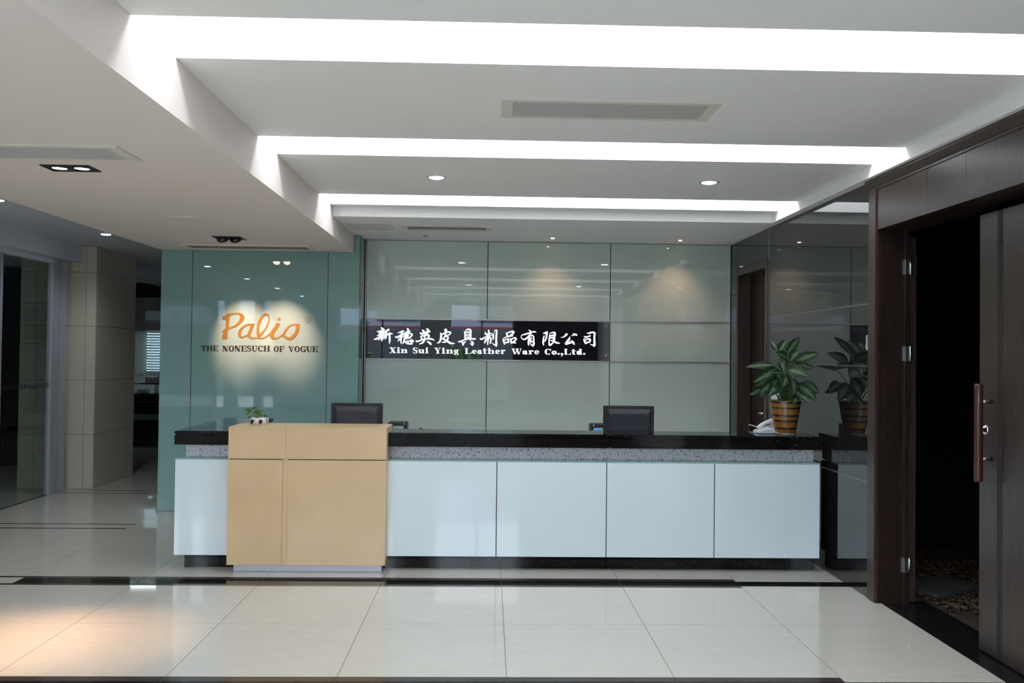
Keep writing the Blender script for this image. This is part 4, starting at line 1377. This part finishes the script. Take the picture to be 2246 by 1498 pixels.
logo = thing('logo_sign', 'gold script logo and black motto on the green glass wall', 'sign', (-2.2, 8.338, 1.72))
cA = lambda x, y: (480 + x / 21.4, 680 + y / 21.4)
cB = lambda x, y: (560 + x / 17.277, 680 + y / 17.277)
SCRIPT = [
    ('A', [[(415, 225, 150), (420, 340, 175), (410, 500, 165), (395, 700, 165), (375, 870, 180), (320, 1010, 215), (300, 1160, 215), (270, 1270, 235)],
           [(430, 250, 130), (560, 205, 105), (720, 170, 78), (890, 170, 85), (1020, 220, 160), (1085, 330, 225), (1060, 450, 215), (960, 590, 160), (800, 730, 115), (640, 800, 100), (470, 860, 110)],
           [(250, 390, 150), (330, 370, 150)]],
     [[(168, 300), (330, 250), (330, 470), (168, 465)], [(118, 1000), (290, 880), (330, 980), (205, 1090)], [(190, 1120), (415, 1080), (395, 1360), (125, 1360)], [(420, 155), (560, 150), (520, 300), (330, 280)]]),
    ('A', [[(1560, 690, 70), (1380, 680, 85), (1220, 745, 105), (1060, 880, 130), (975, 1040, 150), (970, 1190, 145), (1040, 1275, 105), (1180, 1260, 70), (1300, 1200, 80)],
           [(1580, 720, 130), (1520, 850, 140), (1450, 1020, 140), (1400, 1180, 150), (1480, 1290, 110), (1600, 1330, 75), (1760, 1310, 50), (1840, 1290, 40)]],
     [[(1430, 640), (1670, 638), (1620, 800), (1450, 780)]]),
    ('B', [[(-10, 1075, 45), (60, 1062, 45), (130, 1060, 60)],
           [(120, 1010, 110), (100, 900, 125), (95, 760, 108), (105, 610, 108), (150, 440, 115), (230, 285, 105), (330, 185, 95), (430, 165, 85), (500, 230, 62), (515, 330, 48), (495, 450, 50), (430, 620, 62), (330, 780, 75), (220, 910, 90), (150, 1010, 85)],
           [(140, 1050, 80), (240, 1078, 62), (350, 1045, 60), (450, 975, 60), (540, 910, 90)]], []),
    ('B', [[(845, 540, 140), (770, 670, 140), (670, 810, 155), (620, 930, 200), (650, 1030, 160), (730, 1085, 75), (840, 1065, 48), (960, 990, 52), (1060, 930, 90)]],
     [[(775, 525), (935, 525), (880, 620), (720, 620)]] + disc(893, 347, 60)),
    ('B', [[(1060, 960, 100), (1110, 840, 82), (1190, 710, 80), (1300, 605, 68), (1430, 555, 60), (1560, 560, 80)],
           [(1590, 600, 140), (1590, 730, 142), (1545, 860, 142), (1460, 985, 140), (1340, 1080, 130), (1230, 1085, 115), (1130, 1020, 95), (1040, 1000, 60)]],
     [[(1480, 522), (1668, 525), (1655, 640), (1520, 640)]]),
]
for crop, st, polys in SCRIPT:
    f_ = cA if crop == 'A' else cB
    pr = [[f_(x, y) for x, y in poly] for poly in brush(st) + polys]
    raw_obj('letter', prims_to_mesh(pr, on_green, 0.003), GOLD, logo)
reg = [[cB(x, y) for x, y in poly] for poly in arc(2000, 370, 125, 125, 22, 22, n=32) + brush([[(1968, 305, 20), (1968, 445, 20)], [(1968, 308, 18), (2020, 308, 18), (2042, 340, 18), (2020, 375, 18), (1968, 378, 18)], [(2005, 378, 20), (2045, 445, 20)]])]
raw_obj('registered_mark', prims_to_mesh(reg, on_green, 0.0015), GREYLINE, logo)


def on_green_txt(u, v, d):
    return on_green(u, v, d)


for txt, a, b in (('THE', 441, 478), ('NONESUCH', 487.5, 592), ('OF', 600, 623.5), ('VOGUE', 632, 696.5)):
    y0 = 770.0 + (a - 441) * 0.0082
    word(txt, a, b, y0, -12.2, on_green, 0.23, 0.06, BLACKLETTER, logo, 0.07, 0.004)

# ---- backlit company sign on the rear wall
sign = thing('company_sign', 'black acrylic company sign with glowing white lettering behind desk', 'sign', (0, 8.64, 1.677))
bx('board', ACRYLIC, sign, -1.232, 8.642, 1.4822, 1.209, 8.6595, 1.872, 0.001)
for (x, z) in ((-1.205, 1.832), (-1.208, 1.536), (1.172, 1.832), (1.172, 1.534)):
    obj('bolt', MB().lathe([(0.0001, -0.008), (0.007, -0.007), (0.009, 0.0)], (x, 8.642, z), 14, 'Y'), CHROME, sign)


def on_sign(x, y, d):
    return (-4.9412037 + 0.0045685 * x + 5.56e-05 * y, 8.6418 - d, 5.0286019 + 5.46e-05 * x - 0.0045722 * y)


CH = [
    (815, 710, 22.46, [[(465, 195, 50), (530, 250, 110), (590, 310, 110)], [(265, 370, 30), (340, 395, 80), (480, 360, 90), (640, 315, 60)],
                       [(355, 500, 50), (450, 450, 80), (560, 380, 90)], [(285, 580, 50), (400, 560, 80), (550, 480, 90), (700, 390, 90), (830, 295, 110)],
                       [(130, 770, 55), (250, 740, 100), (400, 655, 95), (560, 585, 85), (690, 520, 60)], [(490, 400, 110), (500, 600, 115), (490, 760, 85), (500, 860, 35)],
                       [(330, 800, 40), (380, 760, 60), (430, 620, 70)], [(560, 750, 60), (620, 640, 60)], [(430, 450, 100), (440, 560, 110)],
                       [(710, 430, 90), (705, 560, 100), (690, 680, 90), (665, 765, 35)], [(720, 570, 60), (850, 495, 100), (930, 490, 90), (1035, 505, 30)], [(870, 470, 95), (880, 650, 98), (885, 850, 85), (865, 1000, 18)]]),
    (815, 710, 22.46, [[(1545, 375, 110), (1420, 410, 80), (1270, 462, 18)], [(1155, 640, 45), (1240, 670, 95), (1400, 590, 100), (1550, 520, 85), (1650, 460, 50)],
                       [(1480, 440, 100), (1450, 600, 95), (1430, 800, 88), (1445, 985, 35)], [(1420, 700, 80), (1340, 785, 85), (1290, 850, 40)], [(1500, 680, 50), (1570, 610, 45)],
                       [(1765, 255, 90), (1790, 350, 110), (1760, 500, 110), (1720, 650, 110)], [(1640, 450, 60), (1750, 405, 85), (1895, 370, 50)],
                       [(1630, 570, 90), (1740, 490, 85), (1890, 475, 70), (1975, 540, 95), (1920, 630, 80), (1800, 680, 70), (1650, 690, 90), (1630, 590, 80)], [(1640, 610, 50), (1810, 570, 60)],
                       [(1590, 760, 80), (1700, 720, 80), (1885, 700, 60)], [(1595, 810, 60), (1560, 900, 75), (1530, 980, 45)], [(1590, 800, 45), (1640, 890, 70), (1740, 965, 85), (1880, 990, 85), (1985, 985, 55), (1920, 890, 60), (1870, 850, 35)],
                       [(1730, 850, 70), (1800, 890, 70)], [(1820, 860, 50), (1950, 790, 60), (2035, 870, 80), (1960, 880, 50)]]),
    (910, 710, 22.46, [[(345, 315, 60), (410, 370, 110), (440, 470, 100)], [(540, 268, 40), (610, 275, 100), (630, 370, 115), (570, 480, 100)], [(250, 450, 70), (320, 500, 110), (480, 440, 95), (700, 380, 110)],
                       [(260, 620, 40), (305, 690, 75), (340, 790, 70)], [(290, 615, 50), (450, 590, 85), (620, 555, 90), (680, 600, 95), (640, 690, 80), (560, 745, 65)],
                       [(500, 480, 100), (470, 620, 75), (450, 760, 85)], [(450, 800, 100), (380, 920, 95), (215, 1000, 45)], [(50, 845, 65), (110, 875, 80), (350, 790, 75), (600, 750, 70), (800, 755, 85), (925, 810, 50)], [(570, 865, 25), (680, 925, 110), (765, 1005, 100)]]),
    (910, 710, 22.46, [[(1225, 445, 30), (1275, 530, 95), (1265, 660, 100), (1230, 830, 95), (1165, 920, 75), (1065, 960, 22)], [(1330, 520, 70), (1450, 460, 75), (1600, 405, 75), (1715, 425, 90), (1740, 465, 55), (1680, 535, 65), (1560, 575, 45)],
                       [(1460, 400, 40), (1435, 320, 45), (1490, 270, 55), (1530, 310, 80), (1510, 430, 85), (1485, 560, 80), (1420, 680, 70), (1340, 730, 50)],
                       [(1420, 660, 60), (1560, 620, 70), (1615, 690, 90), (1560, 800, 95), (1450, 905, 80), (1295, 905, 22)], [(1340, 740, 65), (1480, 805, 95), (1600, 880, 110), (1750, 960, 105), (1925, 975, 40)]]),
    (1000, 710, 22.46, [[(395, 380, 40), (425, 500, 85), (425, 760, 85)], [(445, 350, 25), (530, 290, 80), (620, 275, 80), (695, 330, 110), (692, 500, 112), (690, 700, 110), (675, 805, 60)],
                        [(440, 430, 85), (590, 415, 85)], [(440, 560, 75), (620, 545, 70)], [(440, 690, 85), (620, 665, 85)], [(85, 870, 35), (165, 885, 85), (400, 800, 65), (650, 750, 60), (850, 750, 90), (935, 748, 70)],
                        [(475, 885, 30), (380, 930, 75), (330, 1000, 110), (340, 1065, 40)], [(275, 890, 30), (310, 960, 90)], [(720, 870, 50), (795, 920, 110), (805, 1000, 110), (780, 1065, 60)], [(780, 1030, 80), (662, 972, 20)]]),
    (1000, 710, 22.46, [[(1420, 415, 35), (1450, 500, 105), (1530, 530, 85), (1690, 480, 60)], [(1580, 305, 45), (1595, 420, 95), (1585, 600, 90), (1555, 800, 90), (1540, 1030, 50)], [(1165, 720, 45), (1230, 765, 85), (1400, 680, 80), (1550, 615, 70), (1735, 590, 45)],
                        [(1480, 740, 70), (1425, 860, 95), (1390, 950, 55)], [(1430, 765, 50), (1600, 690, 55), (1685, 705, 85), (1700, 800, 85), (1665, 960, 70)], [(1690, 490, 40), (1775, 510, 60), (1820, 600, 88), (1812, 720, 75), (1805, 800, 25)],
                        [(1845, 520, 18), (1895, 335, 35), (1940, 308, 45), (1985, 350, 85), (1970, 550, 95), (1960, 800, 95), (1970, 1000, 110), (1955, 1100, 80)], [(1960, 1060, 100), (1840, 1015, 55), (1738, 935, 14)]]),
    (1095, 712, 22.46, [[(310, 390, 35), (360, 480, 85), (375, 600, 85)], [(390, 400, 50), (620, 335, 85), (690, 370, 100), (620, 460, 90), (520, 530, 60)], [(420, 580, 70), (640, 545, 60)],
                        [(155, 715, 40), (190, 800, 90), (240, 960, 65)], [(160, 705, 40), (300, 615, 45), (380, 590, 30)], [(230, 770, 60), (390, 700, 65), (430, 750, 85), (415, 870, 80)], [(250, 890, 80), (450, 865, 55)],
                        [(505, 665, 22), (550, 780, 95), (570, 910, 70)], [(560, 725, 65), (740, 650, 75), (805, 710, 90), (740, 800, 75), (650, 850, 55)], [(570, 880, 75), (790, 900, 60)]]),
    (1095, 712, 22.46, [[(1430, 258, 25), (1520, 330, 85), (1545, 400, 90), (1500, 470, 88), (1400, 600, 88), (1290, 700, 80), (1190, 728, 65), (1090, 680, 42), (1058, 590, 38), (1105, 510, 45), (1250, 475, 80), (1450, 410, 65), (1620, 360, 65), (1720, 350, 75), (1808, 388, 18)],
                        [(1480, 540, 60), (1440, 700, 85), (1420, 880, 95), (1430, 1015, 50)], [(1540, 560, 60), (1610, 530, 75), (1670, 600, 70), (1675, 800, 85), (1680, 950, 105), (1640, 1075, 50)], [(1640, 1030, 90), (1560, 990, 60), (1490, 900, 22)],
                        [(1560, 650, 75), (1510, 760, 80), (1550, 840, 105), (1610, 810, 50)]]),
    (1185, 712, 17.277, [[(95, 325, 22), (180, 320, 80), (245, 285, 70), (225, 400, 65), (205, 465, 40)], [(235, 440, 45), (200, 550, 60), (150, 650, 22)], [(130, 425, 40), (105, 560, 65), (95, 700, 65), (115, 785, 30)],
                         [(340, 385, 35), (325, 550, 50), (320, 700, 55), (350, 780, 75), (430, 720, 60), (500, 655, 40)], [(335, 340, 16), (430, 305, 50), (530, 305, 75), (540, 400, 80), (500, 490, 65), (470, 540, 35)],
                         [(360, 430, 70), (500, 390, 50)], [(370, 515, 50), (500, 465, 50)], [(375, 600, 35), (460, 605, 60), (530, 560, 55), (545, 510, 35)], [(480, 615, 70), (600, 685, 75), (715, 705, 40)]]),
    (1185, 712, 17.277, [[(985, 370, 95), (930, 420, 70), (870, 470, 45), (775, 482, 16)], [(1225, 345, 30), (1310, 370, 75), (1365, 390, 70)], [(1148, 428, 8), (1270, 395, 50)], [(1105, 465, 22), (1085, 550, 90), (1000, 650, 85), (965, 720, 85)],
                         [(965, 725, 100), (1100, 690, 85), (1210, 650, 80)], [(1180, 598, 25), (1240, 680, 95), (1285, 765, 25)]]),
    (1185, 712, 17.277, [[(1760, 322, 16), (1850, 325, 65), (1960, 290, 60), (2055, 320, 75), (2045, 450, 72), (2045, 600, 75), (2050, 760, 90), (2035, 825, 50)], [(2035, 790, 70), (1950, 770, 40), (1875, 735, 8)], [(1650, 445, 30), (1740, 470, 65), (1890, 425, 50)],
                         [(1640, 555, 40), (1675, 640, 70), (1710, 715, 55)], [(1645, 550, 28), (1720, 500, 22)], [(1690, 590, 40), (1830, 540, 60), (1890, 570, 65), (1860, 650, 70)], [(1710, 690, 80), (1870, 655, 55)]]),
]
for (ox, oy, sc_, st) in CH:
    pr = [[(ox + x / sc_, oy + y / sc_) for x, y in poly] for poly in brush(st, 4)]
    raw_obj('character', prims_to_mesh(pr, on_sign, 0.004), SIGNGLOW, sign)
for txt, a, b in (('Xin', 853.5, 893.5), ('Sui', 905, 939), ('Ying', 951.5, 1005.5), ('Leather', 1018.5, 1107.5), ('Ware', 1121, 1182), ('Co.,Ltd.', 1193.5, 1283.5)):
    y0 = 774.3 + (a - 853.5) * 0.0105
    word(txt, a, b, y0, -12.6, on_sign, 0.245, 0.065, SIGNGLOW, sign, 0.09, 0.004)

# ---- black vinyl lettering on the corridor glass and the office glass
vinyl = thing('vinyl_lettering', 'row of black serif lettering on the left corridor glass', 'lettering', (-4.633, 8.7, 1.15))
for k in range(9):
    y0 = 9.24 - 0.215 * (k + 1)
    word('PALIO', y0, y0 + 0.185, 1.137, 0.044, lambda u, v_, d: (-4.6335 + d, u, v_), 0.22, 0.05, PALIO_VINYL, vinyl, 0.05, 0.0006)
vinyl2 = thing('vinyl_lettering', 'row of black serif lettering on the far office glass', 'lettering', (-5.5, 13.998, 1.14))
for k in range(6):
    x0 = -5.93 + 0.205 * k
    word('PALIO', x0, x0 + 0.178, 1.125, 0.042, lambda u, v_, d: (u, 13.999 - d, v_), 0.22, 0.05, PALIO_VINYL, vinyl2, 0.05, 0.0006)

# ------------------------------------------------------------------ ceiling fittings


def spot(name, loc, target, watts, col, angle, blend, parent, radius=0.03):
    l = bpy.data.lights.new(name, 'SPOT')
    l.energy = watts
    l.color = col
    l.spot_size = math.radians(angle)
    l.spot_blend = blend
    l.shadow_soft_size = radius
    o = bpy.data.objects.new(name, l)
    C.objects.link(o)
    d = Vector(target) - Vector(loc)
    o.rotation_euler = d.to_track_quat('-Z', 'Y').to_euler()
    o.location = Vector(loc) - wloc(parent)
    o.parent = parent
    return o


def downlight(x, y, z, label, group, watts, r=0.068, glow=LEDCOOL, ang=150):
    t = thing('downlight', label, 'lamp', (x, y, z), group)
    obj('trim_ring', MB().lathe([(r, 0.0), (r, -0.002), (r * 0.80, -0.003), (r * 0.76, -0.001), (r * 0.76, 0.0)], (x, y, z), 28), LAMPRING, t)
    obj('lamp_disc', MB().lathe([(0.0001, -0.011), (r * 0.4, -0.0095), (r * 0.65, -0.005), (r * 0.76, -0.0008)], (x, y, z), 24), glow, t)
    spot('lamp_light', (x, y, z - 0.016), (x, y, 0), watts, COOL, ang, 0.6, t, r * 0.6)
    return t


G1 = 'cool downlights in the lobby beams'
downlight(-0.378, 5.925, 2.745, 'lit round downlight above the left half of the desk', G1, DOWN_W)
downlight(1.515, 5.940, 2.745, 'lit round downlight above the right half of the desk', G1, DOWN_W)
downlight(-0.378, 2.3, 2.745, 'lit round downlight in a front beam, left, seen only reflected', G1, DOWN_W)
downlight(1.55, 2.3, 2.745, 'lit round downlight in a front beam, right, seen only reflected', G1, DOWN_W)
G2 = 'cool downlights along the corridor'
LB = ['corridor downlight nearest the beige column', 'corridor downlight cut by the left picture edge', 'corridor downlight third from the beige column, seen reflected', 'corridor downlight fourth from the column, seen reflected',
      'corridor downlight fifth from the column, seen reflected', 'corridor downlight nearest the street windows']
for k, y in enumerate((8.70, 6.80, 4.87, 2.97, 1.01, -1.04)):
    downlight(-3.845, y, 2.69, 'lit ' + LB[k], G2, CORR_W, 0.062)


def halogen(x, y, z, label, lit):
    t = thing('halogen_spot', label, 'lamp', (x, y, z), 'small halogen spots before the rear wall')
    obj('trim_ring', MB().lathe([(0.032, 0), (0.032, -0.002), (0.022, -0.003), (0.020, 0.0)], (x, y, z), 24), LAMPRING if lit else STEEL, t)
    obj('lamp_disc', MB().lathe([(0.0001, -0.008), (0.014, -0.006), (0.020, -0.001)], (x, y, z), 18), LEDWARM if lit else GREYPLASTIC, t)
    if lit:
        spot('lamp_light', (x, y, z - 0.012), (x, y + 0.26, 1.5), WARM_W, WARM, 95, 1.0, t, 0.02)


halogen(0.602, 8.338, 2.67, 'lit warm halogen spot above the middle of the rear wall', True)
halogen(1.853, 8.361, 2.67, 'lit warm halogen spot near the mirror wall corner', True)
halogen(-0.630, 8.311, 2.67, 'unlit halogen spot above the left of the company sign', False)


def twin_spot(x0, x1, y0, y1, z, label, tilt, targets, glow, watts, cone, colour):
    t = thing('twin_spotlight', label, 'lamp', ((x0 + x1) / 2, (y0 + y1) / 2, z), 'black twin spotlights in the left soffit')
    fr = MB()
    b = 0.012
    fr.box(x0, y0, z - 0.006, x1, y0 + b, z).box(x0, y1 - b, z - 0.006, x1, y1, z)
    fr.box(x0, y0 + b, z - 0.006, x0 + b, y1 - b, z).box(x1 - b, y0 + b, z - 0.006, x1, y1 - b, z)
    fr.box((x0 + x1) / 2 - 0.004, y0 + b, z - 0.005, (x0 + x1) / 2 + 0.004, y1 - b, z)
    obj('frame', fr, LAMPBLACK, t)
    bx('backplate', mat('lamp_grey_plate', (0.08, 0.08, 0.085), 0.5) if 'lamp_grey_plate' not in bpy.data.materials else bpy.data.materials['lamp_grey_plate'], t, x0 + b, y0 + b, z - 0.002, x1 - b, y1 - b, z - 0.0005)
    for k, f in enumerate((0.27, 0.73)):
        cx, cy = x0 + (x1 - x0) * f, (y0 + y1) / 2
        hd = obj('lamp_head', MB().lathe([(0.050, 0.012), (0.052, -0.004), (0.046, -0.008), (0.037, -0.004), (0.036, 0.004)], (cx, cy, z), 28), LAMPBLACK, t)
        ld = obj('lamp_disc', MB().lathe([(0.0001, -0.0035), (0.037, -0.003)], (cx, cy, z), 24), glow, hd)
        cup = obj('lamp_cup', MB().lathe([(0.051, 0.002), (0.047, 0.016), (0.034, 0.030), (0.0001, 0.034)], (cx, cy, z), 24), LAMPCUP, hd) if tilt else None
        if tilt:
            for o_ in (hd, cup):
                loc = Vector((cx, cy, z - 0.006)) - wloc(t)
                o_.data.transform(Matrix.Translation(loc) @ Matrix.Rotation(tilt, 4, 'X') @ Matrix.Translation(-(Vector((cx, cy, z)) - wloc(t))))
            ld.data.transform(Matrix.Translation(Vector((cx, cy, z - 0.006)) - wloc(t)) @ Matrix.Rotation(tilt, 4, 'X') @ Matrix.Translation(-(Vector((cx, cy, z)) - wloc(t))))
        tg = targets[k]
        d = (Vector(tg) - Vector((cx, cy, z))).normalized()
        spot('lamp_light', Vector((cx, cy, z - 0.012)) + d * 0.035, tg, watts, colour, cone, 1.0, t, 0.02)


twin_spot(-2.378, -2.122, 4.582, 4.732, 2.503, 'lit black twin spotlight in the soffit beside the long left vent', 0.0, [(-2.62, 4.58, 0), (-2.17, 4.60, 0)], LEDWARM, 230, 36, (1.0, 0.60, 0.36))
twin_spot(-2.351, -2.114, 7.31, 7.515, 2.503, 'black twin spotlight tilted toward the gold script logo', math.radians(48), [(-2.36, 8.34, 1.69), (-1.95, 8.34, 1.69)], LEDWARM, 230, 32, (1.0, 0.50, 0.37))


def vent(x0, x1, y0, y1, z, label, slats, fw=0.055, inner=VENTDARK, frame=VENTPAINT):
    t = thing('ceiling_vent', label, 'vent', ((x0 + x1) / 2, (y0 + y1) / 2, z), 'ceiling air vents')
    fr = MB()
    for (a, b, c_, d) in ((x0, y0, x1, y0 + fw * 0.6), (x0, y1 - fw * 0.6, x1, y1), (x0, y0 + fw * 0.6, x0 + fw, y1 - fw * 0.6), (x1 - fw, y0 + fw * 0.6, x1, y1 - fw * 0.6)):
        fr.box(a, b, z - 0.010, c_, d, z)
    obj('frame', fr, frame, t)
    bx('backing', inner, t, x0 + fw, y0 + fw * 0.6, z - 0.0015, x1 - fw, y1 - fw * 0.6, z - 0.0005)
    if slats:
        ya, yb_ = y0 + fw * 0.6, y1 - fw * 0.6
        st = (yb_ - ya) / slats
        for k in range(slats):
            yy = ya + (k + 0.5) * st
            s_ = MB().add([(x0 + fw, yy - st * 0.42, z - 0.003), (x1 - fw, yy - st * 0.42, z - 0.003), (x1 - fw, yy + st * 0.22, z - 0.010), (x0 + fw, yy + st * 0.22, z - 0.010)], [(0, 1, 2, 3)])
            obj('slat', s_, VENTSLAT, t)
    return t


vent(0.045, 1.097, 4.058, 4.365, 2.745, 'long slatted ceiling vent in the beam above the middle of the lobby', 9)
vent(-2.95, -1.782, 4.130, 4.424, 2.503, 'long slatted vent in the left soffit beside the twin spotlight', 10)
vent(-0.800, 0.008, 7.630, 7.900, 2.67, 'narrow brownish intake grille in the rear ceiling above the sign', 0, 0.05, FILTER)
vent(-2.83, -1.655, 7.890, 8.200, 2.503, 'long flush intake grille in soffit before the green wall', 0, 0.03, FILTER, SOFFIT)
ap = thing('access_panel', 'square cream access panel in the rear ceiling corner', 'panel', (-1.08, 7.74, 2.67))
fr = MB()
for (a, b, c_, d) in ((-1.278, 7.525, -0.885, 7.55), (-1.278, 7.925, -0.885, 7.95), (-1.278, 7.55, -1.24, 7.925), (-0.925, 7.55, -0.885, 7.925)):
    fr.box(a, b, 2.662, c_, d, 2.67)
obj('frame', fr, VENTPAINT, ap)
bx('door', VENTPAINT, ap, -1.232, 7.556, 2.665, -0.933, 7.919, 2.6695)
spk = thing('ceiling_speaker', 'round cream speaker disc flush in the left soffit', 'speaker', (-2.243, 6.354, 2.503))
obj('rim', MB().lathe([(0.108, 0), (0.108, -0.008), (0.098, -0.012), (0.094, -0.008)], (-2.243, 6.354, 2.503), 36), VENTPAINT, spk)
obj('grille', MB().lathe([(0.0001, -0.009), (0.094, -0.008)], (-2.243, 6.354, 2.503), 36), VENTPAINT, spk)
